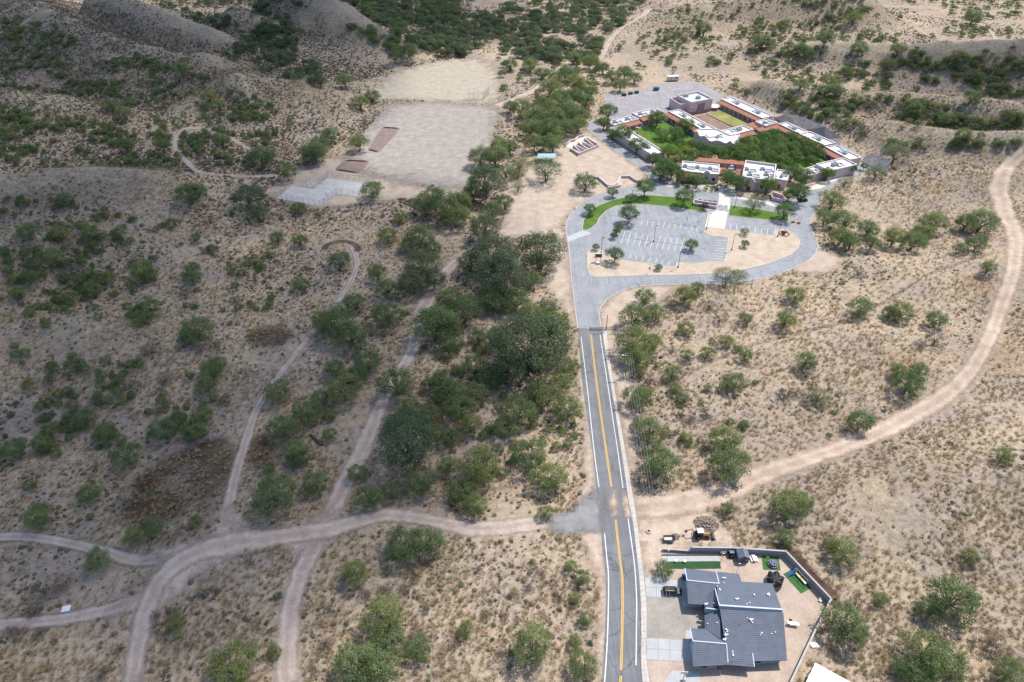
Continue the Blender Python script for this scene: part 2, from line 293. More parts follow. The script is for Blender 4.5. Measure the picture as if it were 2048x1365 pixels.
# ------------------------------------------------------------------ object helpers
def tag(o, label, cat, group=None):
    o['label'] = label; o['category'] = cat
    if group: o['group'] = group
    return o
def empty(name, loc=(0, 0, 0), label=None, cat=None, group=None):
    o = bpy.data.objects.new(name, None); COL.objects.link(o); o.location = loc; o.empty_display_size = .5
    if label: tag(o, label, cat, group)
    return o
class MB:
    def __init__(s): s.v = []; s.f = []
    def add(s, vs_, fs):
        n = len(s.v); s.v += [tuple(q) for q in vs_]; s.f += [tuple(i + n for i in f) for f in fs]; return s
    def prism(s, poly, z0, z1, top=None):
        top = top or poly; n = len(poly); area = sum(poly[i][0] * poly[(i + 1) % n][1] - poly[(i + 1) % n][0] * poly[i][1] for i in range(n))
        if area < 0: poly = poly[::-1]; top = top[::-1]
        vs_ = [(p[0], p[1], z0) for p in poly] + [(p[0], p[1], z1) for p in top]
        tri = tessellate_polygon([[Vector((p[0], p[1], 0)) for p in poly]])
        fs = [(i, (i + 1) % n, n + (i + 1) % n, n + i) for i in range(n)]
        for a, b_, c in tri:
            A, B, C = poly[a], poly[b_], poly[c]
            if (B[0] - A[0]) * (C[1] - A[1]) - (B[1] - A[1]) * (C[0] - A[0]) < 0: b_, c = c, b_
            fs += [(n + a, n + b_, n + c), (a, c, b_)]
        return s.add(vs_, fs)
    def box(s, c, size, rz=0, taper=1.0):
        x, y, z = (q / 2 for q in size); cs, sn = math.cos(rz), math.sin(rz); vs_ = []
        for dz in (-1, 1):
            k = 1 if dz < 0 else taper
            for dx, dy in ((-1, -1), (1, -1), (1, 1), (-1, 1)):
                px, py = dx * x * k, dy * y * k; vs_.append((c[0] + px * cs - py * sn, c[1] + px * sn + py * cs, c[2] + dz * z))
        return s.add(vs_, [(3, 2, 1, 0), (4, 5, 6, 7), (0, 1, 5, 4), (1, 2, 6, 5), (2, 3, 7, 6), (3, 0, 4, 7)])
    def cyl(s, a, b_, r0, r1=None, n=8, cap=True):
        r1 = r0 if r1 is None else r1; a = Vector(a); b_ = Vector(b_); d = (b_ - a).normalized(); q = d.to_track_quat('Z', 'Y'); ux = q @ Vector((1, 0, 0)); uy = q @ Vector((0, 1, 0)); vs_ = []
        for c, r in ((a, r0), (b_, r1)):
            for i in range(n): w = 2 * math.pi * i / n; vs_.append(c + ux * (r * math.cos(w)) + uy * (r * math.sin(w)))
        fs = [(i, (i + 1) % n, n + (i + 1) % n, n + i) for i in range(n)]
        if cap: fs += [tuple(range(n))[::-1], tuple(range(n, 2 * n))]
        return s.add(vs_, fs)
    def poly3(s, pts, th=.12):                   # thick 3-D polygon, thickness downwards
        pts = [Vector(p) for p in pts]; n = len(pts); nz = sum((pts[i].x * pts[(i + 1) % n].y - pts[(i + 1) % n].x * pts[i].y) for i in range(n))
        if nz < 0: pts = pts[::-1]
        tri = tessellate_polygon([[Vector((p.x, p.y, 0)) for p in pts]]); vs_ = pts + [p - Vector((0, 0, th)) for p in pts]; fs = []
        for a, b_, c in tri:
            A, B, C = pts[a], pts[b_], pts[c]
            if (B.x - A.x) * (C.y - A.y) - (B.y - A.y) * (C.x - A.x) < 0: b_, c = c, b_
            fs += [(a, b_, c), (n + a, n + c, n + b_)]
        fs += [(n + i, n + (i + 1) % n, (i + 1) % n, i) for i in range(n)]
        return s.add(vs_, fs)
    def build(s, name, mat, parent=None, smooth=False, bevel=0):
        me = bpy.data.meshes.new(name); off = parent.matrix_basis.translation if parent and parent.type == 'EMPTY' else None
        if parent and parent.type != 'EMPTY':
            off = parent.parent.matrix_basis.translation if parent.parent else None
        v = np.array(s.v, float)
        if off is not None: v = v - np.array(off)
        me.from_pydata(v.tolist(), [], s.f); me.materials.append(MATS[mat]); me.update()
        if smooth: me.polygons.foreach_set('use_smooth', [True] * len(me.polygons))
        o = bpy.data.objects.new(name, me); COL.objects.link(o); o.parent = parent
        if bevel: q = o.modifiers.new('bevel', 'BEVEL'); q.width = bevel; q.segments = 2; q.limit_method = 'ANGLE'
        return o
def struct(o, kind='structure'): o['kind'] = kind; return o
def mesh_np(name, V, F, mat, attrs=None, smooth=False, parent=None):
    me = bpy.data.meshes.new(name); nv, nf, k = len(V), len(F), F.shape[1]
    me.vertices.add(nv); me.vertices.foreach_set('co', np.ascontiguousarray(V, np.float32).ravel())
    me.loops.add(nf * k); me.loops.foreach_set('vertex_index', F.ravel().astype(np.int32)); me.polygons.add(nf); me.polygons.foreach_set('loop_start', np.arange(0, nf * k, k, dtype=np.int32))
    if smooth: me.polygons.foreach_set('use_smooth', np.ones(nf, bool))
    me.update(calc_edges=True)
    for an, arr in (attrs or {}).items():
        a = me.attributes.new(an, 'FLOAT', 'POINT'); a.data.foreach_set('value', np.ascontiguousarray(arr, np.float32))
    if mat: me.materials.append(MATS[mat])
    o = bpy.data.objects.new(name, me); COL.objects.link(o); o.parent = parent; return o
def grid_faces(nr, nc):
    i = np.arange((nr - 1) * (nc - 1)); r, c = i // (nc - 1), i % (nc - 1); a = r * nc + c
    return np.stack([a, a + 1, a + nc + 1, a + nc], 1)
def smooth_line(pts, step=2.0):                  # Catmull-Rom in the ground plane
    p = [np.array(q[:2], float) for q in pts]; p = [2 * p[0] - p[1]] + p + [2 * p[-1] - p[-2]]; out = []
    for i in range(1, len(p) - 2):
        n = max(2, int(np.linalg.norm(p[i + 1] - p[i]) / step))
        for t in np.arange(n) / n:
            out.append(.5 * (2 * p[i] + (p[i + 1] - p[i - 1]) * t + (2 * p[i - 1] - 5 * p[i] + 4 * p[i + 1] - p[i + 2]) * t * t + (3 * p[i] - p[i - 1] - 3 * p[i + 1] + p[i + 2]) * t ** 3))
    out.append(p[-2]); return np.array(out)
def normals2(L):
    d = np.gradient(L, axis=0); d /= np.linalg.norm(d, axis=1)[:, None] + 1e-9; return np.stack([-d[:, 1], d[:, 0]], 1)
def ribbon(name, px, width, mat, off=.06, cross=13, step=1.5, lift=0, ex=True, world=False):
    if world: W = px
    else: X, Y = hits([q[0] for q in px], [q[1] for q in px]); W = list(zip(X, Y))
    L = smooth_line(W, step); n2 = normals2(L); s = np.linspace(-1, 1, cross)
    wv = np.interp(np.linspace(0, 1, len(L)), np.linspace(0, 1, len(width)), width) if hasattr(width, '__len__') else np.full(len(L), width)
    PX = L[:, None, :] + n2[:, None, :] * (s[None, :, None] * wv[:, None, None] * .5)
    Z = terr(PX[..., 0], PX[..., 1]); Z = np.maximum(Z, Z) + off
    V = np.dstack([PX, Z]).reshape(-1, 3); e = np.tile((1 - np.abs(s)) * 1.7, (len(L), 1)); el = np.minimum(np.arange(len(L)), np.arange(len(L))[::-1])[:, None] * step / 6
    o = mesh_np(name, V, grid_faces(len(L), cross)[:, ::-1], mat, {'edge': np.minimum(e, el + .15).ravel().clip(0, 1), 'across': np.tile(s, (len(L), 1)).ravel()}, True)
    if ex: excl_line(L[::3].tolist() + [L[-1].tolist()], float(np.mean(wv)) * .42)
    return struct(o)
def patch(name, px, mat, fade=4.0, off=.03, res=1.2, ex=True, grow=0):
    X, Y = hits([q[0] for q in px], [q[1] for q in px]); W = list(zip(X, Y))
    xs = np.arange(min(X) - fade, max(X) + fade, res); ys = np.arange(min(Y) - fade, max(Y) + fade, res); A, B = np.meshgrid(xs, ys)
    d = sdist(A, B, W); Z = terr(A, B) + off; V = np.dstack([A, B, Z]).reshape(-1, 3); F = grid_faces(len(ys), len(xs)); dd = d.ravel()
    F = F[(dd[F] > -fade).any(1)]; use = np.unique(F); mp = np.full(len(V), -1); mp[use] = np.arange(len(use))
    o = mesh_np(name, V[use], mp[F], mat, {'edge': (.5 + dd[use] / (2 * fade)).clip(0, 1), 'across': use * 0.0 + .38}, True)
    if ex: exclude(W, grow)
    return struct(o)
def slab(name, poly, z, th, mat, ex=True, parent=None, kind=True):
    o = MB().prism([tuple(p)[:2] for p in poly], z - th, z).build(name, mat, parent)
    if ex: exclude([tuple(p)[:2] for p in poly], .5)
    return struct(o) if kind else o
def strip(name, L, w, z0, z1, mat, parent=None, closed=False):
    """a raised band (kerb, wall, paint) along a ground polyline"""
    L = np.array([tuple(p)[:2] for p in L]); 
    if closed: L = np.vstack([L, L[:1]])
    n2 = normals2(L); a = L + n2 * w / 2; c = L - n2 * w / 2; n = len(L)
    g = terr(L[:, 0], L[:, 1]); V = np.vstack([np.c_[a, g + z0], np.c_[a, g + z1], np.c_[c, g + z1], np.c_[c, g + z0]]); F = []
    for i in range(n - 1):
        for k in range(4): q = (k + 1) % 4; F.append((k * n + i, q * n + i, q * n + i + 1, k * n + i + 1))
    F += [(0, n, 2 * n, 3 * n), (n - 1, 4 * n - 1, 3 * n - 1, 2 * n - 1)]
    m = MB().add(V.tolist(), F); return m.build(name, mat, parent)
def line_px(px, z=0.0, step=1.5): return smooth_line([at(u, v, z) for u, v in px], step)

# ------------------------------------------------------------------ ground sheet
ys = np.concatenate([np.linspace(-400, 30, 24), np.linspace(34, 150, 150), 150 + np.cumsum(np.linspace(.85, 2.4, 420)), np.linspace(860, 5200, 60)])
ss = np.linspace(-1, 1, 521); GXm = ss[None, :] * (150 + .66 * np.maximum(ys, 0))[:, None]; GYm = np.repeat(ys[:, None], len(ss), 1)
Zg = terr(GXm, GYm) * sstep(5, 40, GYm)
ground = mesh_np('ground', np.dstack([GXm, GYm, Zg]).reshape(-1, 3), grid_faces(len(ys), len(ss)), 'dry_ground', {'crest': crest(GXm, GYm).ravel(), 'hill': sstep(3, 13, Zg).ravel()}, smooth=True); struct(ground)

# ------------------------------------------------------------------ clouds whose shade drifts over the left of the valley
m = bpy.data.materials.new('cloud_vapour'); m.use_nodes = True; t = m.node_tree; t.nodes.remove(t.nodes['Principled BSDF'])
pv = t.nodes.new('ShaderNodeVolumePrincipled'); pv.inputs['Color'].default_value = (.9, .9, .92, 1); pv.inputs['Density'].default_value = .0061
t.links.new(pv.outputs[0], t.nodes['Material Output'].inputs['Volume']); MATS['cloud'] = m
CALT = 1300.0
for i, (u, v, rx, ry, seed) in enumerate([(330, 520, 150, 115, 1), (680, 720, 85, 100, 2), (160, 150, 290, 220, 3), (-60, 640, 90, 80, 8), (130, 980, 62, 42, 9), (760, 25, 220, 130, 4), (380, 960, 85, 60, 5), (150, 1250, 70, 45, 10), (430, 110, 210, 130, 11), (200, 400, 130, 90, 12), (1990, 190, 75, 60, 6)]):
    c = at(u, v); k = CALT / math.tan(SUN_EL); cx, cy = c.x + SUN_DIR[0] * k, c.y + SUN_DIR[1] * k
    bm = bmesh.new(); bmesh.ops.create_icosphere(bm, subdivisions=4, radius=1)
    for q in bm.verts:
        n = .75 + .5 * float(fbm(np.array(q.co.x * 2.1 + seed * 9), np.array(q.co.y * 2.1 + q.co.z * 1.7), 3, seed)); q.co = Vector((q.co.x * rx * n, q.co.y * ry * n, q.co.z * 75 * n))
    me = bpy.data.meshes.new('cloud'); bm.to_mesh(me); bm.free(); me.materials.append(m)
    o = bpy.data.objects.new('cloud', me); COL.objects.link(o); o.location = (cx, cy, CALT + 40 * (i % 3)); struct(o)

# ------------------------------------------------------------------ dirt tracks, bare patches
T1 = [(640, 495), (655, 487), (680, 484), (703, 494), (714, 520), (712, 540), (690, 585), (640, 648), (592, 708), (545, 770), (510, 830), (490, 890), (470, 960), (455, 1020), (444, 1065), (415, 1105), (370, 1140)]
ribbon('dirt_track', T1, [3.5, 3.8, 3.6, 3.2, 3.2, 3.8, 4.5, 6], 'track_dirt', .1)
ribbon('dirt_track', [(470, 1040), (478, 1062), (520, 1080), (560, 1076)], [6, 6, 5, 5], 'track_dirt', .085)
T2 = [(960, 488), (925, 515), (893, 545), (855, 600), (838, 650), (822, 705), (795, 755), (763, 810), (738, 870), (716, 920), (690, 968), (662, 1030), (636, 1082), (602, 1150), (583, 1215), (575, 1300), (574, 1400)]
ribbon('sandy_wash', T2, [7, 7, 8, 9, 9, 7, 6, 6.5, 7, 8, 8, 7, 6.5, 7, 6.5], 'track_dirt', .1)
ribbon('dirt_track', [(1112, 1042), (1020, 1055), (940, 1058), (870, 1044), (780, 1032), (720, 1043), (660, 1060), (620, 1066), (540, 1078), (455, 1090), (390, 1108), (335, 1145), (303, 1195), (278, 1280), (262, 1390)], [6, 7, 6.5, 5.5, 6, 8, 7.5, 11, 8, 6.5, 6, 5.5], 'track_dirt', .13)
ribbon('dirt_track', [(318, 1170), (285, 1195), (230, 1218), (120, 1240), (0, 1250), (-80, 1255)], [6, 5.5, 4.5, 4, 4], 'track_dirt', .09)
ribbon('dirt_track', [(-60, 1078), (40, 1074), (120, 1084), (200, 1102), (270, 1122), (340, 1118)], [4, 4, 4, 4.5, 5], 'track_dirt', .09)
ribbon('dirt_road', [(1258, 1012), (1310, 1012), (1370, 1004), (1440, 988), (1500, 960), (1580, 930), (1660, 904), (1750, 868), (1830, 828), (1900, 784), (1950, 728), (1985, 660), (2010, 592), (2029, 525), (2030, 470), (2006, 410), (1999, 372), (2015, 335), (2060, 295)], [13, 12, 9, 8, 9, 9, 8, 6.5, 6.5, 7, 7.5, 8, 9, 11, 13, 13, 11, 9], 'red_dirt', .1)
ribbon('dirt_trail', [(1300, 18), (1275, 38), (1238, 62), (1215, 90), (1200, 118), (1160, 160)], [9, 8, 7, 7, 5], 'track_dirt', .15)
ribbon('dirt_trail', [(415, 260), (372, 258), (352, 278), (352, 300), (375, 325), (400, 345), (470, 352), (545, 352), (600, 345)], [4, 4, 4, 4, 4.5, 6, 7], 'track_dirt', .12)
ribbon('dirt_trail', [(410, 260), (460, 278), (505, 302)], [3.5, 3.5], 'track_dirt', .12)
ribbon('dirt_trail', [(2060, 80), (1980, 62), (1900, 40), (1830, 28)], [5, 5, 4], 'track_dirt', .12)
ribbon('sandy_wash', [(990, 215), (1070, 180), (1130, 130), (1180, 110)], [9, 8, 7], 'track_dirt', .09)
patch('bare_soil', [(985, 480), (1010, 440), (1000, 400), (1040, 350), (1095, 310), (1130, 270), (1170, 262), (1230, 300), (1290, 345), (1290, 372), (1200, 390), (1150, 415), (1125, 450), (1140, 560), (1152, 655), (1125, 610), (1085, 570), (1110, 520), (1110, 470)], 'campus_dirt', 5, .025, 1.5)
patch('bare_soil', [(1204, 655), (1200, 620), (1235, 585), (1300, 573), (1362, 571), (1320, 600), (1270, 640), (1262, 700), (1268, 800), (1275, 900), (1264, 985), (1250, 900), (1228, 780)], 'campus_dirt', 3, .03)
patch('bare_soil', [(1262, 1000), (1380, 1000), (1440, 1040), (1470, 1090), (1380, 1095), (1320, 1130), (1292, 1160), (1278, 1110)], 'red_dirt', 4, .03)
patch('bare_soil', [(1565, 520), (1640, 500), (1690, 520), (1660, 545), (1600, 548)], 'campus_dirt', 5, .02, 1.5)
patch('playing_field', [(735, 345), (700, 330), (725, 270), (775, 212), (860, 203), (995, 215), (985, 290), (945, 350), (935, 378), (850, 372)], 'field_dirt', 11, .03, 2.0)
patch('playing_field', [(720, 185), (790, 145), (850, 128), (905, 119), (955, 120), (985, 132), (1000, 160), (995, 208), (870, 203), (780, 200)], 'straw_field', 12, .035, 2.0)
patch('field_edge', [(530, 385), (580, 345), (660, 318), (705, 322), (740, 348), (850, 374), (940, 380), (940, 402), (800, 400), (640, 418), (550, 400)], 'campus_dirt', 9, .022, 2.0)
patch('burnt_ground', [(270, 970), (300, 945), (345, 915), (400, 890), (440, 884), (425, 905), (370, 925), (320, 965), (285, 985)], 'rust_soil', 3.5, .06, .8, ex=False)
patch('burnt_ground', [(255, 1005), (290, 985), (340, 990), (365, 1005), (345, 1030), (290, 1040), (262, 1030)], 'rust_soil', 3.5, .065, .8, ex=False)
patch('burnt_ground', [(395, 915), (440, 895), (460, 915), (445, 965), (415, 990), (385, 960)], 'burnt_soil', 5, .07, .9, ex=False)
patch('bare_soil', [(325, 1100), (385, 1084), (430, 1064), (446, 1030), (468, 1040), (490, 1068), (570, 1062), (625, 1040), (660, 1030), (665, 1060), (640, 1085), (600, 1100), (560, 1092), (500, 1100), (440, 1128), (380, 1160), (330, 1215), (285, 1215), (250, 1225), (300, 1175), (335, 1135)], 'track_dirt', 5, .11, .9)
patch('road_shoulder', [(1150, 1064), (1203, 1055), (1212, 1130), (1212, 1240), (1204, 1350), (1190, 1340), (1200, 1230), (1196, 1150), (1170, 1090)], 'red_dirt', 2.5, .035, .8)
patch('road_shoulder', [(1150, 700), (1160, 700), (1180, 860), (1192, 975), (1150, 1020), (1172, 960), (1168, 860)], 'campus_dirt', 2.5, .035, .8)
patch('burnt_ground', [(505, 665), (560, 655), (580, 672), (545, 690), (510, 684)], 'burnt_soil', 4, .06, .9, ex=False)
patch('burnt_ground', [(500, 880), (535, 870), (545, 910), (520, 935), (505, 915)], 'rust_soil', 3.5, .06, .9, ex=False)
patch('trench_soil', [(1518, 1086), (1574, 1090), (1592, 1106), (1638, 1155), (1676, 1192), (1668, 1210), (1655, 1200), (1620, 1160), (1572, 1104)], 'dark_soil', 1.2, .04, .5)
patch('eroded_bank', [(1455, 940), (1560, 915), (1640, 890), (1690, 880), (1650, 905), (1560, 940), (1490, 965)], 'red_dirt', 4, .07, 1.0, ex=False)
ring = [(683 + 33 * math.cos(a), 499 + 15 * math.sin(a)) for a in np.linspace(R(165), R(390), 12)]
ribbon('tyre_ring', ring, 3.6, 'burnt_soil', .16)

# ------------------------------------------------------------------ asphalt
OUT = [(1156, 662), (1150, 616), (1143, 560), (1138, 502), (1134, 473), (1132, 459), (1132.5, 445), (1142, 428), (1157, 411), (1185, 394), (1213, 384), (1242, 378), (1280, 371), (1300, 362), (1295, 349), (1283, 338), (1251, 317), (1216, 292), (1198, 278), (1176, 261), (1172, 250), (1181, 243), (1209, 240), (1197, 249), (1204, 260), (1224, 275), (1252, 296), (1277, 317), (1309, 338), (1330, 356),
 (1345, 366), (1440, 385), (1540, 398), (1565, 402), (1600, 385), (1640, 366), (1699, 347), (1716, 336), (1722, 326), (1734, 327), (1749, 336), (1728, 346), (1701, 354), (1654, 381), (1640, 398), (1634, 422), (1623, 435), (1620, 449), (1623, 463), (1634, 481), (1636, 494), (1631, 508), (1618, 521), (1581, 541), (1519, 559), (1454, 568), (1355, 570), (1298, 571), (1259, 577), (1236, 586), (1213, 600), (1201, 616), (1198, 630), (1203, 662)]
slab('campus_road', P2(OUT), .05, .06, 'lot_asphalt')
RL = [(1156, 657), (1158, 690), (1166, 780), (1184, 895), (1192, 972), (1197, 1010), (1201, 1053), (1207, 1120), (1212, 1156), (1211, 1242), (1206, 1330), (1200, 1420)]
RR = [(1205, 657), (1208, 690), (1223, 780), (1242, 900), (1256, 997), (1264, 1037), (1274, 1120), (1280, 1185), (1282, 1230), (1282, 1320), (1283, 1345), (1290, 1420)]
rl = line_px(RL, 0); rr = line_px(RR, 0)
slab('main_road', np.vstack([rl, rr[::-1]]), .056, .06, 'road_asphalt')
patch('asphalt_apron', [(1100, 1036), (1150, 1020), (1188, 980), (1198, 1000), (1202, 1062), (1150, 1068), (1104, 1062)], 'apron_asphalt', 2.2, .14, .6)
slab('rear_lot', P2([(1207, 236), (1218, 217), (1206, 190), (1235, 186), (1283, 178), (1335, 167), (1390, 163), (1410, 172), (1446, 190), (1436, 210), (1340, 226), (1280, 226), (1235, 240)]), .045, .05, 'rear_asphalt')
slab('service_road', P2([(1446, 190), (1466, 193), (1560, 232), (1640, 262), (1722, 312), (1736, 327), (1722, 328), (1650, 285), (1560, 246), (1470, 204)]), .048, .05, 'rear_asphalt')
SWL = RR; SWR = [(1213, 657), (1216, 690), (1229, 780), (1250, 900), (1266, 997), (1272, 1032), (1283, 1120), (1291, 1185), (1293, 1230), (1293, 1325), (1297, 1345), (1308, 1420)]
sl = line_px(SWL); sr = line_px(SWR); k = min(len(sl), len(sr))
sl = np.array([np.interp(np.linspace(0, 1, 180), np.linspace(0, 1, len(sl)), sl[:, j]) for j in (0, 1)]).T; sr = np.array([np.interp(np.linspace(0, 1, 180), np.linspace(0, 1, len(sr)), sr[:, j]) for j in (0, 1)]).T
sw = empty('sidewalk', (float(sl[0, 0]), float(sl[0, 1]), 0)); sw['kind'] = 'structure'
for i in range(0, 178, 2):
    a0, a1 = sl[i] + (sr[i] - sl[i]) * .04, sl[i + 2] + (sl[i] - sl[i + 2]) * .03; MB().prism([tuple(a0), tuple(sr[i]), tuple(sr[i + 2] + (sr[i] - sr[i + 2]) * .03), tuple(a1)], -.02, .14 + random.uniform(-.008, .008)).build('paving_slab', 'concrete' if not 128 < i < 136 else 'pale_concrete', sw)
exclude(np.vstack([sl, sr[::-1]]).tolist(), .5)
def paint(name, px, w, mat, z=.064): 
    o = strip(name, line_px(px), w, z - .002, z, mat); return struct(o)
paint('edge_line', [(1162, 674), (1175, 780), (1188, 900), (1198, 975)], .22, 'white_paint'); paint('edge_line', [(1209, 1067), (1214, 1120), (1217, 1156), (1216, 1242), (1212, 1327), (1206, 1400)], .25, 'white_paint')
paint('edge_line', [(1200, 670), (1217, 780), (1235, 900), (1246, 977)], .22, 'white_paint'); paint('edge_line', [(1256, 1038), (1268, 1122), (1273, 1190), (1273, 1242), (1272, 1331)], .25, 'white_paint')
for dx in (-.17, .17):
    for px in ([(1182, 670), (1195, 780), (1212, 900), (1223, 974)], [(1231, 1040), (1240, 1120), (1244.5, 1156), (1245, 1208), (1244, 1276), (1242, 1341)], [(1241.5, 1352), (1238, 1420)]):
        L = line_px(px); L = L + normals2(L) * dx; struct(strip('centre_line', L, .22, .062, .064, 'yellow_paint'))
patch('sand_drift', [(1224, 985), (1230, 985), (1232, 1030), (1226, 1030)], 'red_dirt', 1.5, .068, .4, ex=False)
patch('sand_drift', [(1246, 985), (1257, 1000), (1262, 1036), (1254, 1034), (1248, 1010)], 'red_dirt', 1.5, .068, .4, ex=False)

# islands, lawns, concrete
ISL = [(1175, 507), (1178, 501), (1185, 499.5), (1206, 501), (1210, 512), (1247, 521), (1338, 533.5), (1351, 534.5), (1354, 525), (1389, 528), (1420, 524), (1448, 525), (1451, 518), (1457, 476), (1420, 472), (1408, 465), (1412, 456), (1451, 459.5), (1547, 472), (1550, 459), (1567, 458.5), (1587, 466), (1600, 482), (1597, 496), (1581, 510), (1539, 527), (1488, 540), (1434, 547.5), (1375, 550), (1270, 552), (1191, 555), (1180, 551), (1175, 536)]
slab('traffic_island', P2(ISL), .12, .1, 'island_dirt')
LAW1 = [(1164.5, 459), (1167, 441), (1173, 432), (1195, 412.5), (1222, 402), (1259, 393), (1295, 391), (1355, 395), (1388, 399), (1416, 424.5), (1386, 421), (1343, 415), (1292, 409.6), (1259, 409), (1233, 412), (1213, 422), (1199, 436), (1193.5, 448), (1182, 458), (1172, 461)]
LAW2 = [(1460, 411), (1504, 417), (1556, 426), (1578, 434), (1576, 442), (1559, 442), (1527, 439.7), (1489, 436), (1457, 431)]
slab('lawn', P2(LAW1), .13, .1, 'lawn'); slab('lawn', P2(LAW2), .13, .1, 'lawn')
def kerb(px, w=.32, h=.17):
    p = P2(px); struct(strip('kerb', p, w, -.02, h, 'concrete'))
kerb(ISL + ISL[:1], .3); kerb(LAW1 + LAW1[:1], .3); kerb(LAW2 + LAW2[:1], .3)
kerb(OUT[:13], .3); kerb(OUT[13:22], .3); kerb(OUT[23:29], .3); kerb(OUT[34:37], .3); kerb(OUT[39:], .3)
slab('plaza', P2([(1438, 386), (1461, 393), (1460, 411), (1455, 430), (1449.5, 459), (1409.5, 455), (1416.5, 427), (1430, 424), (1437, 405)]), .16, .12, 'plaza_concrete')
st = empty('plaza_steps', at(1441, 417), 'wide flight of grey steps with rails crossing the pale plaza', 'steps')
for i in range(5):
    a, b_ = at(1432, 421 - i * 2.0), at(1455, 424 - i * 2.0); MB().prism([(a.x, a.y), (b_.x, b_.y), (b_.x + .15, b_.y + .9), (a.x + .15, a.y + .9)], .1, .25 + .12 * i).build('step', 'pale_concrete', st)
for px in ((1432, 421), (1443.5, 422.5), (1455, 424)):
    a = at(*px); q = MB(); q.cyl((a.x, a.y, .2), (a.x, a.y, 1.2), .05); q.cyl((a.x, a.y + 4.2, .7), (a.x, a.y + 4.2, 1.8), .05); q.cyl((a.x, a.y, 1.15), (a.x, a.y + 4.2, 1.75), .05); q.build('handrail', 'dark_steel', st)
slab('crossing_slab', P2([(1134, 474), (1164, 461.5), (1174, 463), (1183, 468), (1159, 476), (1143, 482), (1136, 484)]), .058, .03, 'pale_concrete')
slab('front_walk', P2([(1330, 373), (1345, 366.5), (1440, 379), (1439, 386), (1400, 384), (1352, 378)]), .15, .12, 'plaza_concrete')
slab('front_walk', P2([(1461, 392), (1500, 398), (1540, 405), (1556, 416), (1546, 414), (1520, 405), (1461, 397)]), .15, .12, 'plaza_concrete')
slab('front_walk', P2([(1399, 370), (1410, 371), (1408, 383), (1397, 381.5)]), .155, .12, 'pale_concrete'); slab('front_walk', P2([(1436, 372), (1470, 376), (1470, 392), (1438, 386)]), .153, .12, 'pale_concrete')
slab('front_walk', P2([(1341, 360), (1353, 362), (1350, 374), (1336, 372)]), .152, .12, 'pale_concrete')
slab('side_walk', P2([(1618, 381), (1640, 378), (1690, 353), (1699, 349), (1640, 366), (1600, 386)]), .13, .1, 'plaza_concrete')
# stalls: row starts, row step, line end offsets (picture points)
def stalls(a, b_, n, d0, d1, mat='white_paint', skip=()):
    for i in range(n):
        if i in skip: continue
        u = a[0] + (b_[0] - a[0]) * i / (n - 1); v = a[1] + (b_[1] - a[1]) * i / (n - 1)
        struct(strip('stall_line', [at(u + d0[0], v + d0[1]), at(u + d1[0], v + d1[1])], .16, .058, .062, mat))
stalls((1246, 475.5), (1364, 490.5), 11, (4, -12), (-4, 13)); stalls((1284, 441), (1395, 453), 11, (1, -1.5), (-2, 10)); stalls((1260, 515), (1338, 527.5), 7, (2, -5), (-2, 3))
stalls((1430, 481), (1426, 518), 8, (1, -.6), (24, 2)); stalls((1461, 454), (1535, 464), 7, (.6, -6), (-.6, 5))
for px in ([(1238, 474.5), (1366, 491)], [(1276, 438.5), (1398, 453.5)]):
    A, B = (Vector(at(*q)) for q in px); n = 14
    for i in range(n): p = A.lerp(B, (i + .5) / n); tag(MB().box((p.x, p.y, .12), (1.9, .2, .15), math.atan2(B.y - A.y, B.x - A.x)).build('wheel_stop', 'concrete', bevel=.03), 'concrete wheel stop at the head of a painted stall' if px[0][0] < 1250 else 'concrete wheel stop on the row facing the lawn', 'wheel stop', 'wheel stops')
struct(strip('gutter_line', [at(1355, 545), at(1420, 545)], .3, .06, .062, 'faded_paint')) if False else None
slab('disabled_bay', P2([(1387, 452), (1393, 452.6), (1392, 456), (1386, 455.3)]), .064, .004, 'blue_paint', False); slab('disabled_bay', P2([(1369, 450), (1375, 450.6), (1374, 454), (1368, 453.3)]), .064, .004, 'blue_paint', False)
# campus yards
slab('courtyard_lawn', P2([(1263, 258), (1335, 243), (1352, 252), (1400, 280), (1370, 310), (1330, 304)]), .06, .05, 'lawn')
slab('courtyard_lawn', P2([(1512, 268), (1560, 258), (1655, 312), (1672, 322), (1622, 340), (1560, 342), (1480, 320), (1440, 312), (1440, 296), (1490, 280)]), .06, .05, 'lawn')
slab('dry_court', P2([(1413, 229), (1446, 220), (1520, 250), (1466, 256)]), .06, .05, 'dry_lawn'); slab('brown_yard', P2([(1378, 236), (1413, 229), (1466, 254), (1430, 262)]), .06, .05, 'brown_court')
for px in ([(1413, 229), (1467, 255)],): struct(strip('yard_kerb', [at(*q) for q in px], .5, -.02, .4, 'stucco_dark'))
slab('front_bed', P2([(1345, 366), (1400, 372), (1398, 381), (1346, 375)]), .10, .08, 'lawn'); slab('front_bed', P2([(1410, 372), (1436, 375), (1435, 384), (1409, 382)]), .10, .08, 'lawn')
# shotcrete banks behind the school
for px, hts in (([(1548, 236), (1575, 228), (1610, 236), (1650, 254), (1684, 276), (1680, 292), (1650, 280), (1600, 262)], [1, 5, 6, 6, 3, .3, .3, .3]), ([(1722, 322), (1738, 308), (1762, 312), (1780, 326), (1775, 350), (1752, 340)], [.5, 4, 5, 5, 1, .3])):
    pts = [at(u, v, h) for (u, v), h in zip(px, hts)]; struct(MB().poly3(pts, .8).build('shotcrete_bank', 'shotcrete')); exclude([p[:2] for p in pts], 1)

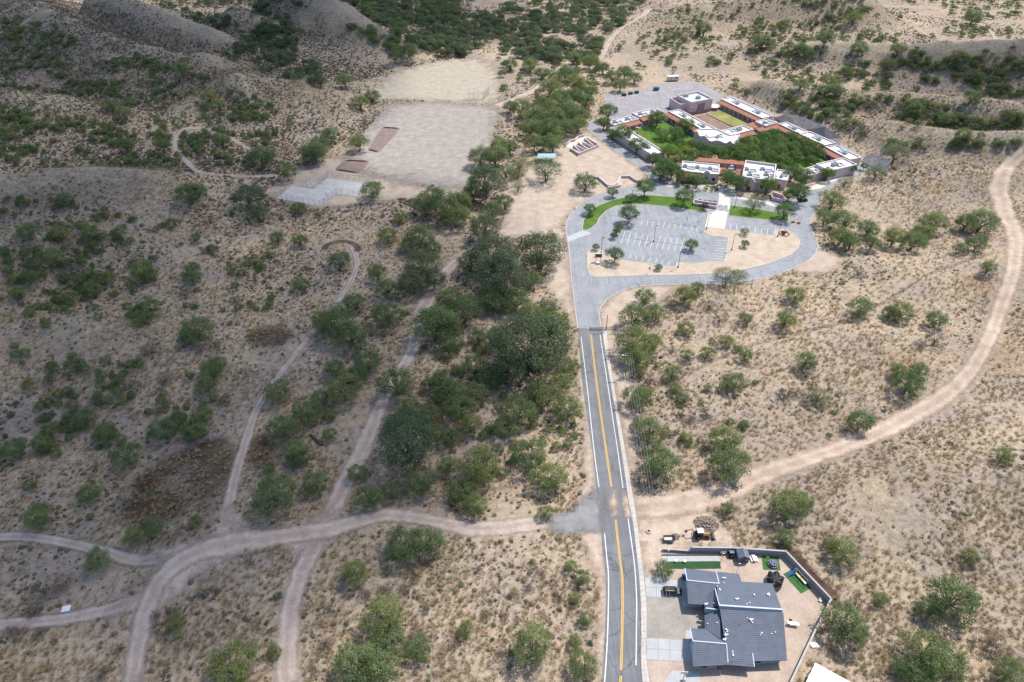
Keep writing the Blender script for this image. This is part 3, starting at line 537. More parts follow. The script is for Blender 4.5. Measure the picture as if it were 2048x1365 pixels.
# ------------------------------------------------------------------ school
def rect_fit(px, h, rectify=True):
    p = [at(u, v, h) for u, v in px]; p = [Vector((q.x, q.y)) for q in p]
    if len(p) != 4 or not rectify: return p
    c = sum(p, Vector((0, 0))) / 4; e = ((p[1] - p[0]) + (p[2] - p[3])) / 2; f = ((p[3] - p[0]) + (p[2] - p[1])) / 2
    if e.length < f.length: ax = f.normalized(); oth = Vector((-ax.y, ax.x)); oth = oth if oth.dot(e) > 0 else -oth; le, lf = abs(e.dot(oth)), f.length; ue, uf = oth, ax
    else: ue = e.normalized(); uf = Vector((-ue.y, ue.x)); uf = uf if uf.dot(f) > 0 else -uf; le, lf = e.length, abs(f.dot(uf))
    return [c - ue * le / 2 - uf * lf / 2, c + ue * le / 2 - uf * lf / 2, c + ue * le / 2 + uf * lf / 2, c - ue * le / 2 + uf * lf / 2]
def ccw(p): return p if sum(p[i].x * p[(i + 1) % len(p)].y - p[(i + 1) % len(p)].x * p[i].y for i in range(len(p))) > 0 else p[::-1]
def inset(p, d):
    p = ccw(p); n = len(p); out = []
    for i in range(n):
        a, b_, c = p[i - 1], p[i], p[(i + 1) % n]; e1 = (b_ - a).normalized(); e2 = (c - b_).normalized(); n1 = Vector((-e1.y, e1.x)); n2 = Vector((-e2.y, e2.x))
        m_ = (n1 + n2); l = max(.35, m_.dot(n1)); out.append(b_ + m_ * (d / l))
    return out
def ring_mb(outer, inner, z0, z1):
    n = len(outer); V = [(*p, z0) for p in outer] + [(*p, z1) for p in outer] + [(*p, z1) for p in inner] + [(*p, z0) for p in inner]; F = []
    for i in range(n):
        j = (i + 1) % n
        for k in range(4): q = (k + 1) % 4; F.append((k * n + i, k * n + j, q * n + j, q * n + i))
    return MB().add(V, F)
def hvac(root, p, z, rz=0, big=1.0, ducts=True):
    u = MB().box((p.x, p.y, z + .75 * big), (2.4 * big, 1.7 * big, 1.3 * big), rz).build('rooftop_unit', 'hvac', root, bevel=.06)
    MB().cyl((p.x, p.y, z + 1.4 * big), (p.x, p.y, z + 1.55 * big), .6 * big, n=10).build('fan', 'dark_steel', u)
    if ducts:
        c, s_ = math.cos(rz), math.sin(rz); f = lambda x, y: (p.x + x * c - y * s_, p.y + x * s_ + y * c)
        q = MB(); q.box((*f(3.1, .5), z + .45), (4.2, .6, .6), rz); q.box((*f(5.0, -.4), z + .46), (.6, 2.0, .6), rz); q.box((*f(1.4, -1.5), z + .44), (.6, 2.0, .6), rz); q.box((*f(3.2, -2.3), z + .45), (4.2, .55, .55), rz); q.build('duct', 'duct', u)
def tiles(root, a, b_, out, h0, h1, depth, name='tile_roof', hip=0.0):
    """sloped clay-tile roof from wall line a-b outwards; barrel rows built as ridges"""
    d = (b_ - a); L = d.length; d.normalize(); n = max(2, int(L / .55)); V = []; F = []
    for i in range(2 * n + 1):
        s_ = L * i / (2 * n); z = .10 if i % 2 else 0.0; t0 = a + d * s_; t1 = t0 + out * depth
        V += [(t0.x, t0.y, h0 + z), (t1.x, t1.y, h1 + z), (t1.x, t1.y, h1 - .15), (t0.x, t0.y, h0 - .15)]
    for i in range(2 * n):
        for k in range(4): q = (k + 1) % 4; F.append((4 * i + k, 4 * i + 4 + k, 4 * i + 4 + q, 4 * i + q))
    F += [(0, 1, 2, 3), (8 * n + 3, 8 * n + 2, 8 * n + 1, 8 * n)]
    return MB().add(V, F).build(name, 'clay_tile', root)
def wing(px, h, label, awn=(), units=1, wall='stucco', roofm='roof_white', par=.55, rectify=True, inward=None, name='school_wing', unit_big=1.0, doors=True, group='school buildings', z0=-.1):
    p = ccw(rect_fit(px, h, rectify)); n = len(p); c = sum(p, Vector((0, 0))) / n
    root = empty(name, (c.x, c.y, 0), label, 'building', group); exclude([tuple(q) for q in inset(p, -1.0)], 1)
    inn = inset(p, .38); ring_mb(p, inn, z0, h).build('wall', wall, root)
    ring_mb(inset(p, -.07), inset(p, .45), h, h + .14).build('coping', 'coping', root)
    rf = MB().prism([tuple(q) for q in inset(p, .37)], h - par - .25, h - par).build('roof', roofm, root)
    k = max(range(n), key=lambda i: (p[(i + 1) % n] - p[i]).length); ax = (p[(k + 1) % n] - p[k]).normalized(); L = (p[(k + 1) % n] - p[k]).length; rz = math.atan2(ax.y, ax.x)
    for i in range(units): hvac(root, c + ax * (L * ((i + .5) / units - .5) - 1.5), h - par, rz, unit_big)
    for i in range(n):                            # scuppers / doors / awnings face by face
        a, b_ = p[i], p[(i + 1) % n]; e = (b_ - a); l = e.length
        if l < .1: continue
        e = e / l; o = Vector((e.y, -e.x))
        if any((((a + b_) / 2 - Vector(at(*q, h)[:2])).length < max(3.0, l * .35)) for q in awn):
            dep = 3.4; tiles(root, a + o * .02, b_ + o * .02, o, h - .55, h - 1.55, dep)
            m_ = max(2, int(l / 4.2))
            for j in range(m_ + 1):
                q = a + e * (.3 + (l - .6) * j / m_) + o * (dep - .35); MB().box((q.x, q.y, (h - 1.75) / 2), (.32, .32, h - 1.65), rz).build('post', 'white_plastic', root)
            MB().box((*(a + e * l / 2 + o * (dep - .35)), h - 1.83), (l, .3, .35), math.atan2(e.y, e.x)).build('beam', 'stucco_dark', root)
            for j in range(m_):
                q = a + e * (l * (j + .5) / m_) + o * .03
                if j % 2: MB().box((q.x, q.y, 1.05), (1.1, .1, 2.1), math.atan2(e.y, e.x)).build('door', 'door_maroon', root)
                else:
                    w = MB().box((q.x, q.y, 1.5), (2.2, .08, 1.2), math.atan2(e.y, e.x)).build('window', 'glass', root); MB().box((*(q + o * .05), .84), (2.4, .2, .12), math.atan2(e.y, e.x)).build('sill', 'coping', w)
            MB().prism([tuple(a), tuple(b_), tuple(b_ + o * dep), tuple(a + o * dep)], .0, .12).build('walkway', 'concrete', root)
        elif doors and l > 14:
            for j in range(int(l / 9)):
                q = a + e * (4.5 + j * 9) + o * .02; MB().box((q.x, q.y, h - 1.4), (.55, .12, .3), math.atan2(e.y, e.x)).build('vent', 'dark_steel', root)
    return root, p, h
def gable(root, base, e, w, h0, h1, th=.5, mat='stucco', name='curved_gable'):
    """scalloped mission-style gable standing on a wall"""
    prof = [(-.5, 0), (-.5, .35), (-.36, .38), (-.32, .62), (-.22, .68), (-.17, .9), (-.08, .98), (0, 1.0), (.08, .98), (.17, .9), (.22, .68), (.32, .62), (.36, .38), (.5, .35), (.5, 0)]
    o = Vector((e.y, -e.x)); V = []; n = len(prof)
    for s_ in (0, 1):
        for x, z in prof: q = base + e * (x * w) + o * (s_ * th); V.append((q.x, q.y, h0 + (h1 - h0) * z))
    F = [tuple(range(n))[::-1], tuple(range(n, 2 * n))] + [(i, (i + 1) % n, n + (i + 1) % n, n + i) for i in range(n)]
    g = MB().add(V, F).build(name, mat, root)
    V = []; 
    for s_ in (-.08, th + .08):
        for x, z in prof[1:-1]: q = base + e * (x * w) + o * s_; V.append((q.x, q.y, h0 + (h1 - h0) * z + .01))
    for s_ in (-.08, th + .08):
        for x, z in prof[1:-1]: q = base + e * (x * w * 1.02) + o * s_; V.append((q.x, q.y, h0 + (h1 - h0) * z + .2))
    k = n - 2; F = []
    for i in range(k - 1): F += [(2 * k + i, 2 * k + i + 1, 3 * k + i + 1, 3 * k + i), (i, 2 * k + i, 2 * k + i + 1, i + 1), (k + i, k + i + 1, 3 * k + i + 1, 3 * k + i)]
    MB().add(V, F).build('gable_trim', 'coping', g); return g
HS = 4.6
wing([(1221, 256), (1243, 252), (1330, 303), (1303, 311)], HS, 'long pink stucco wing with white flat roof beside the narrow service road', units=2)
wing([(1218, 243), (1262, 230), (1278, 240), (1223, 251)], HS, 'short school wing with clay tile walk at the lawn corner near the rear lot', awn=[(1250, 246)], units=2)
wing([(1262, 226), (1315, 216.5), (1325, 224), (1281, 235)], HS + .5, 'raised school wing with clay tile walk backing onto the rear lot', awn=[(1303, 230)], units=2)
wing([(1337.5, 224), (1358, 218), (1433, 259), (1415, 264.5)], HS, 'school wing with clay tile walk between the green lawn and the brown yard', awn=[(1377, 245)], units=2)
wing([(1441, 198), (1464, 195), (1546, 232), (1525, 237)], HS, 'school wing with long clay tile walk along the dry grass court', awn=[(1483, 218)], units=2)
wing([(1510, 244), (1532, 237.5), (1555, 246), (1533, 252)], HS + .3, 'small square school block with one roof unit beside the dry court corner', units=1)
wing([(1557, 248), (1573, 244), (1617, 264), (1598, 267)], HS, 'narrow school wing behind the courtyard trees next to the dark concrete bank', awn=[(1578, 258)], units=1)
wing([(1598, 268), (1621, 263.5), (1672, 286.5), (1649, 291)], HS + .4, 'school wing with ducts in mid row below the dark concrete bank', awn=[(1624, 280)], units=1)
wing([(1650, 294), (1673, 290), (1722, 315), (1701, 320)], HS, 'school wing with open clay tile walk at the far end of the courtyard', awn=[(1676, 307)], units=1)
wing([(1630, 329), (1687, 315.5), (1714, 330), (1661, 341.5)], HS + .7, 'wide corner school block with looped duct beside the bend of the drive', units=1, unit_big=1.3)
wing([(1597, 341), (1633, 330.5), (1650, 343), (1614, 354)], HS - .6, 'low school block tucked behind two dark street trees', units=1)
r_, p_, _ = wing([(1490.6, 320.5), (1553.5, 329.5), (1547.5, 362), (1485, 353.5)], 6.4, 'large square assembly hall with four roof units facing the front drive', units=0, par=1.1)
c = sum(p_, Vector((0, 0))) / 4
for dx in (-4.5, 4):
    for dy in (-3.5, 3): hvac(r_, c + Vector((dx - 1.5, dy)), 5.3, R(-8), .95)
f0 = ccw(p_); k = min(range(4), key=lambda i: (f0[i] + f0[(i + 1) % 4]).y); a, b_ = f0[k], f0[(k + 1) % 4]; e = (b_ - a).normalized()
gable(r_, a + e * 4.2 + Vector((e.y, -e.x)) * .05, e, 6, 3.8, 6.9, 1.2); MB().box((*(a + e * 4.2 + Vector((e.y, -e.x)) * 1.05), 1.9), (6, .8, 3.8), math.atan2(e.y, e.x)).build('porch_wall', 'stucco', r_)
MB().box((*(a + e * 4.2 + Vector((e.y, -e.x)) * 1.5), 1.25), (1.9, .12, 2.4), math.atan2(e.y, e.x)).build('door', 'door_maroon', r_)
for j in (10.5, 14.0): MB().box((*(a + e * j + Vector((e.y, -e.x)) * .05), 2.3), (1.4, .12, 1.8), math.atan2(e.y, e.x)).build('window', 'glass', r_)
r_, p_, _ = wing([(1553, 338), (1582, 344), (1572, 361.5), (1550, 357)], 5.2, 'small school block with maroon door beside the assembly hall', units=1)
f0 = ccw(p_); k = min(range(4), key=lambda i: (f0[i] + f0[(i + 1) % 4]).y); a, b_ = f0[k], f0[(k + 1) % 4]; e = (b_ - a).normalized()
MB().box((*(a + e * 3.2 + Vector((e.y, -e.x)) * .05), 1.2), (1.3, .12, 2.4), math.atan2(e.y, e.x)).build('door', 'door_maroon', r_)
r_, p_, _ = wing([(1365, 323), (1446, 329), (1431, 349.5), (1362, 341)], 5.0, 'front office wing with round emblem gable and clay tile porch roof', units=3, unit_big=1.0)
f0 = ccw(p_); k = min(range(4), key=lambda i: (f0[i] + f0[(i + 1) % 4]).y); a, b_ = f0[k], f0[(k + 1) % 4]; e = (b_ - a).normalized(); o_ = Vector((e.y, -e.x))
tiles(r_, a + e * 2 + o_ * .03, a + e * 11 + o_ * .03, o_, 4.3, 3.1, 3.4); gable(r_, a + e * 13.2 + o_ * .05, e, 4.6, 4.2, 6.4, .6)
q = a + e * 13.2 + o_ * .75; em = MB().cyl((q.x, q.y, 5.4), (q.x + o_.x * .1, q.y + o_.y * .1, 5.4), .75, n=20).build('emblem', 'blue_roof', r_)
MB().box((*(a + e * 13.2 + o_ * .06), 1.4), (1.9, .12, 2.8), math.atan2(e.y, e.x)).build('door', 'dark_wall', r_); MB().box((*(a + e * 17 + o_ * .06), 2.0), (1.5, .12, 1.4), math.atan2(e.y, e.x)).build('window', 'glass', r_)
for px_ in ([(1391, 317), (1488, 325.5), (1486, 333), (1392, 323)],):
    p_ = [Vector(at(u, v, 3.8)[:2]) for u, v in px_]; cc = sum(p_, Vector((0, 0))) / 4
    r_ = empty('entry_arcade', (cc.x, cc.y, 0), 'clay tiled entry arcade with small mission gables between the two front blocks', 'arcade', 'school buildings')
    d = p_[1] - p_[0]; e = d.normalized(); o_ = Vector((e.y, -e.x)); tiles(r_, p_[0], p_[1], o_, 4.4, 3.6, 3.0); tiles(r_, p_[1], p_[0], -o_, 4.4, 3.6, 3.0)
    for j in range(9): q = p_[0] + e * (d.length * j / 8) + o_ * 2.7; MB().box((q.x, q.y, 1.75), (.4, .4, 3.5)).build('pillar', 'stucco', r_)
    MB().box((*(p_[0] + d / 2), 2.0), (d.length, .3, 4.0), math.atan2(e.y, e.x)).build('wall', 'stucco', r_)
    for u, v, hh in ((1463, 334, 5.0), (1461, 341, 5.2)):
        g0 = Vector(at(u, v, 4.2)[:2]); gable(r_, g0, e, 5.2, 0, hh, .6); tiles(r_, g0 - e * 6 + o_ * .7, g0 - e * 2.6 + o_ * .7, o_, 3.6, 2.9, 2.0); tiles(r_, g0 + e * 2.6 + o_ * .7, g0 + e * 5.6 + o_ * .7, o_, 3.6, 2.9, 2.0)
# chapel-like centre with scalloped parapets
r_, p_, _ = wing([(1388, 264), (1399, 258), (1434, 258.5), (1459, 270), (1478, 268), (1480, 274), (1467, 289), (1452, 287), (1420, 283), (1400, 273)], 5.4, 'central white-roofed library with scalloped gables above the courtyard trees', units=1, rectify=False, doors=False)
f0 = [Vector(at(u, v, 5.4)[:2]) for u, v in ((1388, 264), (1400, 273), (1420, 283), (1452, 287), (1467, 289), (1480, 274))]
for i in range(5):
    d = f0[i + 1] - f0[i]; e = d.normalized(); nn = max(1, int(d.length / 4.5))
    for j in range(nn): gable(r_, f0[i] + e * (d.length * (j + .5) / nn) - Vector((e.y, -e.x)) * .2, e, d.length / nn * .95, 4.9, 6.9 if i != 2 else 6.4, .5)
q = Vector(at(1425, 272, 5)[:2]); MB().box((q.x, q.y, 5.1), (7, 5, 1.0), .2).build('skylight', 'coping', r_)
wing([(1445, 261), (1486, 251), (1507, 260), (1460, 271)], HS + .5, 'school wing with clay tile porch joining the scalloped library', awn=[(1482, 268)], units=1, unit_big=1.3)
for px_, lb in (([(1494, 248), (1507, 244.5), (1515, 254), (1509, 257)], 'short clay tiled link roof at the corner of the dry court'), ([(1511, 257), (1556, 249), (1562, 256), (1515, 265)], 'clay tiled walk roof on the shady side of the small block')):
    p3 = [at(u, v, z) for (u, v), z in zip(px_, (4.0, 4.0, 3.2, 3.2))]; cc = sum(p3, Vector()) / 4; r_ = empty('link_roof', (cc.x, cc.y, 0), lb, 'roof', 'school link roofs')
    a, b_ = Vector(p3[0][:2]), Vector(p3[1][:2]); e = (b_ - a).normalized(); o_ = Vector((e.y, -e.x)); o_ = o_ if o_.dot(Vector(p3[3][:2]) - a) > 0 else -o_
    tiles(r_, a, b_, o_, 4.0, 3.2, abs((Vector(p3[3][:2]) - a).dot(o_)))
    for q in p3: MB().box((q.x, q.y, 1.6), (.3, .3, 3.2)).build('post', 'stucco', r_)
# gymnasium
r_, p_, _ = wing([(1352.5, 190.5), (1395, 183.5), (1427, 197), (1384, 205)], 8.2, 'tall pale pink gymnasium with grey recessed roof and maroon mural', units=0, roofm='roof_grey', par=.9, name='gymnasium')
c = sum(p_, Vector((0, 0))) / 4
for q in (c + Vector((-5, 3)), c + Vector((2, -1))): hvac(r_, q, 7.3, .3, 1.15, False)
f0 = ccw(p_); k = min(range(4), key=lambda i: (f0[i] + f0[(i + 1) % 4]).y + (f0[i] + f0[(i + 1) % 4]).x * .2)
ks = sorted(range(4), key=lambda i: (f0[i] + f0[(i + 1) % 4]).y)[:2]; ks = max(ks, key=lambda i: (f0[i] + f0[(i + 1) % 4]).x); a, b_ = f0[ks], f0[(ks + 1) % 4]; e = (b_ - a).normalized(); o_ = Vector((e.y, -e.x)); L = (b_ - a).length
MB().prism([tuple(a - o_ * .05), tuple(b_ - o_ * .05), tuple(b_ + o_ * .06), tuple(a + o_ * .06)], 0, 2.0).build('dado', 'stucco_dark', r_)
V = [];
for s_ in (.02, .09):
    for x, z in ((.26, 1.9), (.30, 3.0), (.33, 5.2), (.34, 6.3), (.66, 6.6), (.66, 1.9)): q = a + e * (L * x) + o_ * s_; V.append((q.x, q.y, z))
MB().add(V, [tuple(range(6))[::-1], tuple(range(6, 12))] + [(i, (i + 1) % 6, 6 + (i + 1) % 6, 6 + i) for i in range(6)]).build('mural', 'stucco_dark', r_)
for x in (.06, .12, .18, .72, .8, .88): q = a + e * (L * x) + o_ * .03; MB().box((q.x, q.y, 3.3), (.5, .12, .5), math.atan2(e.y, e.x)).build('vent', 'dark_wall', r_)
wing([(1341, 197), (1352, 193.5), (1373, 207), (1362, 210)], 6.0, 'lower open-topped service annex on the side of the gymnasium', units=2, par=1.8, roofm='roof_grey', unit_big=.9)
a, b_, c_, d_ = at(1364, 209, 5.4), at(1374, 206, 5.4), at(1380, 220, 1.2), at(1372, 221, 1.2)
r_ = empty('stair_roof', ((a.x + c_.x) / 2, (a.y + c_.y) / 2, 0), 'steep clay tiled stair roof leaning on the gymnasium annex', 'roof'); MB().poly3([a, b_, c_, d_], .3).build('tile_roof', 'clay_tile', r_)
MB().prism([tuple(a)[:2], tuple(d_)[:2], (d_.x + .4, d_.y), (a.x + .4, a.y)], 0, 1.1).build('side_wall', 'stucco', r_)
r_ = empty('shade_dome', at(1427, 219), 'small round white canopy beside the gymnasium corner', 'canopy')
c = at(1427, 219); q = MB(); q.cyl((c.x, c.y, 2.2), (c.x, c.y, 3.4), 3.4, .25, 16); q.build('canopy', 'white_metal', r_)
for i in range(4): w = i * math.pi / 2 + .4; MB().cyl((c.x + 2.9 * math.cos(w), c.y + 2.9 * math.sin(w), 0), (c.x + 2.9 * math.cos(w), c.y + 2.9 * math.sin(w), 2.3), .08).build('leg', 'steel', r_)
# switchback ramps and terrace walls
def wallrun(root, px, h, th=.35, z=0.0, name='wall', mat='stucco'):
    L = [Vector(at(u, v, h)[:2]) for u, v in px]
    for a, b_ in zip(L[:-1], L[1:]):
        e = (b_ - a); l = e.length; rz = math.atan2(e.y, e.x); c = (a + b_) / 2
        w = MB().box((c.x, c.y, h / 2), (l + th * .9, th, h), rz).build(name, mat, root); MB().box((c.x, c.y, h + .06), (l + th, th + .12, .12), rz).build('cap', 'coping', w)
r_ = empty('switchback_ramp', at(1165, 297), 'pink walled switchback ramp zigzagging down the bare slope by the service road', 'ramp')
wallrun(r_, [(1142, 296), (1157, 307), (1197, 290), (1196, 288), (1174, 275)], 1.5); wallrun(r_, [(1130, 291), (1142, 280), (1150, 279), (1157, 272), (1168, 270)], 1.3)
for a, b_ in (((1140, 297), (1158, 305)), ((1147, 290), (1160, 303)), ((1152, 290.5), (1170, 300)), ((1156, 284), (1174, 297)), ((1165, 284), (1183, 293)), ((1169, 276), (1186, 290)), ((1175, 274), (1196, 288))): wallrun(r_, [a, b_], 1.4, .3)
slab('ramp_slab', P2([(1132, 294), (1144, 283), (1168, 273), (1194, 289), (1158, 305)]), .1, .1, 'plaza_concrete')
r_ = empty('zigzag_ramp', at(1238, 372), 'pink walled zigzag ramp with pale landing below the bare slope', 'ramp')
wallrun(r_, [(1187, 354), (1197, 354), (1217, 371), (1226, 371), (1234, 367), (1242, 352), (1260, 352), (1272, 360), (1285, 363)], 1.3); wallrun(r_, [(1216, 374), (1229, 372.5), (1241, 370)], 1.3)
slab('ramp_slab', P2([(1193, 358), (1199, 356), (1219, 373), (1216, 376)]), .1, .1, 'pale_concrete'); slab('ramp_slab', P2([(1236, 368), (1243, 354), (1247, 355), (1242, 371)]), .1, .1, 'pale_concrete')
slab('ramp_slab', P2([(1244, 354), (1257, 354), (1270, 362), (1284, 365), (1282, 367), (1268, 364), (1256, 357), (1245, 357)]), .1, .1, 'pale_concrete')
r_ = empty('planter', at(1412, 403), 'long pink walled planter of clipped bushes beside the plaza walk', 'planter'); wallrun(r_, [(1388, 400), (1436, 407)], 1.2); wallrun(r_, [(1387, 406), (1432, 413)], 1.4, .4); wallrun(r_, [(1388, 400), (1387, 406)], 1.2)
r_ = empty('bin_enclosure', at(1553, 390), 'pink walled enclosure under the street trees at the drive corner', 'enclosure'); wallrun(r_, [(1545, 384), (1544, 394), (1551, 396), (1566, 400), (1567, 391), (1546, 384)], 1.8)
# ------------------------------------------------------------------ campus furniture
def lamp(u, v, h, label):
    p = at(u, v); r = empty('lamp_post', p, label, 'lamp post', 'car park lamp posts'); MB().cyl((p.x, p.y, 0), (p.x, p.y, .8), .35, .3).build('footing', 'door_maroon', r)
    MB().cyl((p.x, p.y, .8), (p.x, p.y, h), .11, .08).build('pole', 'dark_steel', r); MB().box((p.x + .45, p.y - .1, h), (1.0, .42, .2), -.2).build('lamp_head', 'dark_steel', r); MB().box((p.x + .5, p.y - .1, h - .115), (.6, .3, .03), -.2).build('lens', 'white_plastic', r)
for u, v, lb in ((1307, 484, 'lamp post standing amid the painted stalls of the car park'), (1413, 459, 'lamp post at the foot of the pale concrete plaza'), (1463, 501, 'lamp post on the dirt island beside the crosswise stalls'), (1356, 536, 'lamp post on the dirt strip by the lone lot tree'), (1555, 474, 'lamp post beside the small wrecked sculpture on the dirt island'), (1202, 508, 'lamp post behind the school notice board'), (1469, 416, 'lamp post on the lawn edge beside the plaza steps'), (1262, 412, 'lamp post rising from the lawn above the round lot tree')): lamp(u, v, 8.2, lb)
p = at(1196, 524); r_ = empty('notice_board', p, 'dark electronic notice board on posts on the island tip', 'sign'); MB().box((p.x, p.y, 3.2), (3.0, .4, 2.0)).build('cabinet', 'white_plastic', r_); MB().box((p.x, p.y - .22, 3.1), (2.8, .06, 1.6)).build('screen', 'dark_wall', r_)
for s_ in (-1, 1): MB().cyl((p.x + s_, p.y, 0), (p.x + s_, p.y, 2.3), .12).build('post', 'steel', r_)
p = at(1196, 529); r_ = empty('stone_sign', p, 'small white block sign below the notice board', 'sign'); MB().box((p.x, p.y, .5), (1.8, .8, 1.0)).build('block', 'white_plastic', r_, bevel=.08); MB().box((p.x, p.y - .42, .55), (1.2, .05, .4)).build('panel', 'roof_grey', r_)
p = at(1298, 547); r_ = empty('street_sign', p, 'grey back of a road sign by the small palm', 'sign'); MB().cyl((p.x, p.y, 0), (p.x, p.y, 2.6), .05).build('post', 'steel', r_); MB().box((p.x, p.y - .05, 2.5), (.9, .06, 1.1)).build('plate', 'steel', r_)
for u, v, lb in ((1373, 447, 'blue accessible-parking sign left of its pair facing the lawn'), (1395, 452, 'blue accessible-parking sign nearest the plaza edge')):
    p = at(u, v); r_ = empty('parking_sign', p, lb, 'sign'); MB().cyl((p.x, p.y, 0), (p.x, p.y, 2.2), .05).build('post', 'steel', r_); MB().box((p.x, p.y - .06, 2.3), (.6, .05, .8)).build('plate', 'white_plastic', r_); MB().box((p.x, p.y - .09, 2.45), (.4, .02, .4)).build('symbol_panel', 'blue_paint', r_)
for i, (u, v) in enumerate(((1586, 446), (1597, 448))):
    p = at(u, v); r_ = empty('road_barrier', p, 'orange plastic barrier standing on the loop drive beside the lawn' if i == 0 else 'orange plastic barrier with a pale post on the loop drive', 'barrier', 'orange barriers'); MB().box((p.x, p.y, .5), (2.0, .6, 1.0), -.1, .6).build('body', 'orange', r_, bevel=.06)
    for s_ in (-.6, .6): MB().box((p.x + s_, p.y, .08), (.4, .9, .16)).build('foot', 'orange', r_)
    if i: MB().cyl((p.x + .3, p.y, 1), (p.x + .3, p.y, 1.9), .12, .05).build('post', 'white_plastic', r_)
p = at(1568, 469); r_ = empty('machine_sculpture', p, 'old dark plough machinery set in a brick ring on the dirt island', 'sculpture')
q = MB()
for i in range(16): w = i * math.pi / 8; q.box((p.x + 2.2 * math.cos(w), p.y + 2.2 * math.sin(w), .25), (.85, .4, .3), w + math.pi / 2)
q.build('brick_ring', 'door_maroon', r_)
q = MB(); q.cyl((p.x - 1.2, p.y, .9), (p.x + 1.4, p.y + .3, 1.5), .18); q.cyl((p.x, p.y - .8, .6), (p.x + .2, p.y + .9, 1.9), .15); q.box((p.x + .4, p.y, 1.2), (1.2, .8, .7), .4); q.build('frame', 'dark_steel', r_)
for s_ in (-1, 1): MB().cyl((p.x - .6, p.y + s_ * .7, .75), (p.x - .6, p.y + s_ * .85, .75), .7, n=14).build('wheel', 'dark_steel', r_)
p = at(1093, 322); r_ = empty('picnic_shelter', p, 'pale blue metal roofed picnic shelter among the mesquites', 'shelter'); a, b_ = p + Vector((-5, -3, 0)), p + Vector((5, 3, 0))
MB().poly3([(a.x, a.y, 3), (b_.x, a.y, 3), (b_.x, p.y, 4), (a.x, p.y, 4)], .12).build('roof_slope', 'blue_roof', r_); MB().poly3([(a.x, p.y + .01, 4), (b_.x, p.y + .01, 4), (b_.x, b_.y, 3), (a.x, b_.y, 3)], .12).build('roof_slope', 'blue_roof', r_)
for sx in (-4.5, 0, 4.5):
    for sy in (-2.5, 2.5): MB().cyl((p.x + sx, p.y + sy, 0), (p.x + sx, p.y + sy, 3.05), .12).build('post', 'steel', r_)
for sx in (-2.5, 2.5): t_ = MB().box((p.x + sx, p.y, .75), (2, .8, .08)).build('table', 'wood', r_); MB().box((p.x + sx, p.y - .8, .45), (2, .3, .06)).build('bench', 'wood', t_); MB().box((p.x + sx, p.y, .36), (.2, .5, .7)).build('pedestal', 'wood', t_)
p = at(1345, 162); r_ = empty('office_trailer', p, 'white site trailer parked on the far edge of the rear lot', 'trailer'); MB().box((p.x, p.y, 2.0), (8, 3, 2.8), .12).build('body', 'tan_box', r_, bevel=.08); MB().box((p.x, p.y, 3.45), (8.2, 3.2, .12), .12).build('roof', 'white_metal', r_)
MB().box((p.x - 1.5, p.y - 1.7, 2), (1, .1, 2), .12).build('door', 'steel', r_)
for s_ in (-1, 1.0): MB().box((p.x + s_ * 2.4, p.y - 1.25, 2.4), (1.2, .08, .8), .12).build('window', 'glass', r_)
for s_ in (-1, 0, 1): MB().box((p.x + s_ * 3, p.y, .3), (.5, 2, .7), .12).build('support', 'dark_steel', r_)
for i, (u, v, mt, lb) in enumerate(((1248, 192, 'dark_turf', 'dark green waste skip at the end of the row on the rear lot'), (1261, 189, 'door_maroon', 'rust red waste skip between two green ones on the rear lot'), (1273, 187, 'turf', 'green waste skip closest to the blue one on the rear lot'), (1312, 181, 'blue_plastic', 'lone dark blue waste skip on the rear lot'))):
    p = at(u, v); r_ = empty('waste_skip', p, lb, 'skip'); s_ = 1.3 if i == 3 else 1.0; MB().box((p.x, p.y, .8 * s_), (2.6 * s_, 1.7 * s_, 1.4 * s_), .15, 1.08).build('bin', mt, r_); MB().box((p.x, p.y, 1.55 * s_), (2.8 * s_, 1.85 * s_, .1), .15).build('lid', 'dark_steel', r_)
for s_ in range(7): p = at(1240 + s_ * 28, 196 - s_ * 4.4); struct(MB().box((p.x, p.y, .055), (5.5, .25, .01), .25).build('faded_line', 'white_paint'))

# ------------------------------------------------------------------ grey house and its walled yard
slab('yard_ground', P2([(1293, 1330), (1293, 1160), (1330, 1103), (1384, 1104), (1467, 1106), (1570, 1112), (1650, 1195), (1643, 1225), (1628, 1258), (1575, 1385), (1380, 1385), (1308, 1385)]), .052, .07, 'yard_sand')
slab('front_gravel', P2([(1292, 1195), (1364, 1197), (1380, 1210), (1410, 1215), (1408, 1260), (1382, 1262), (1380, 1280), (1293, 1278)]), .075, .06, 'yard_gravel')
def drive(name, px, n, m, z=.11, mat='pale_concrete'):
    a, b_, c, d = (Vector(at(u, v)[:2]) for u, v in px); cc = (a + c) / 2; r = empty(name, (cc.x, cc.y, 0)); struct(r)
    for i in range(n):
        for j in range(m):
            f = lambda s_, t_: (a.lerp(b_, s_)).lerp(d.lerp(c, s_), t_)
            g = .006; q = [f(i / n + g, j / m + g), f((i + 1) / n - g, j / m + g), f((i + 1) / n - g, (j + 1) / m - g), f(i / n + g, (j + 1) / m - g)]
            MB().prism([tuple(k) for k in q], 0, z + random.uniform(-.006, .006)).build('concrete_panel', mat, r)
drive('driveway', [(1289, 1156), (1376, 1162), (1377, 1200), (1292, 1194)], 4, 2)
drive('driveway', [(1293, 1277), (1385, 1281), (1386, 1325), (1293, 1320)], 4, 2)
drive('sports_pad', [(1345, 1341), (1400, 1346), (1398, 1400), (1300, 1400)], 2, 2)
slab('front_path', P2([(1365, 1198), (1410, 1206), (1412, 1217), (1366, 1214)]), .12, .1, 'pale_concrete'); slab('front_path', P2([(1371, 1261), (1383, 1262), (1384, 1281), (1371, 1280)]), .118, .1, 'pale_concrete')
HE = 2.9
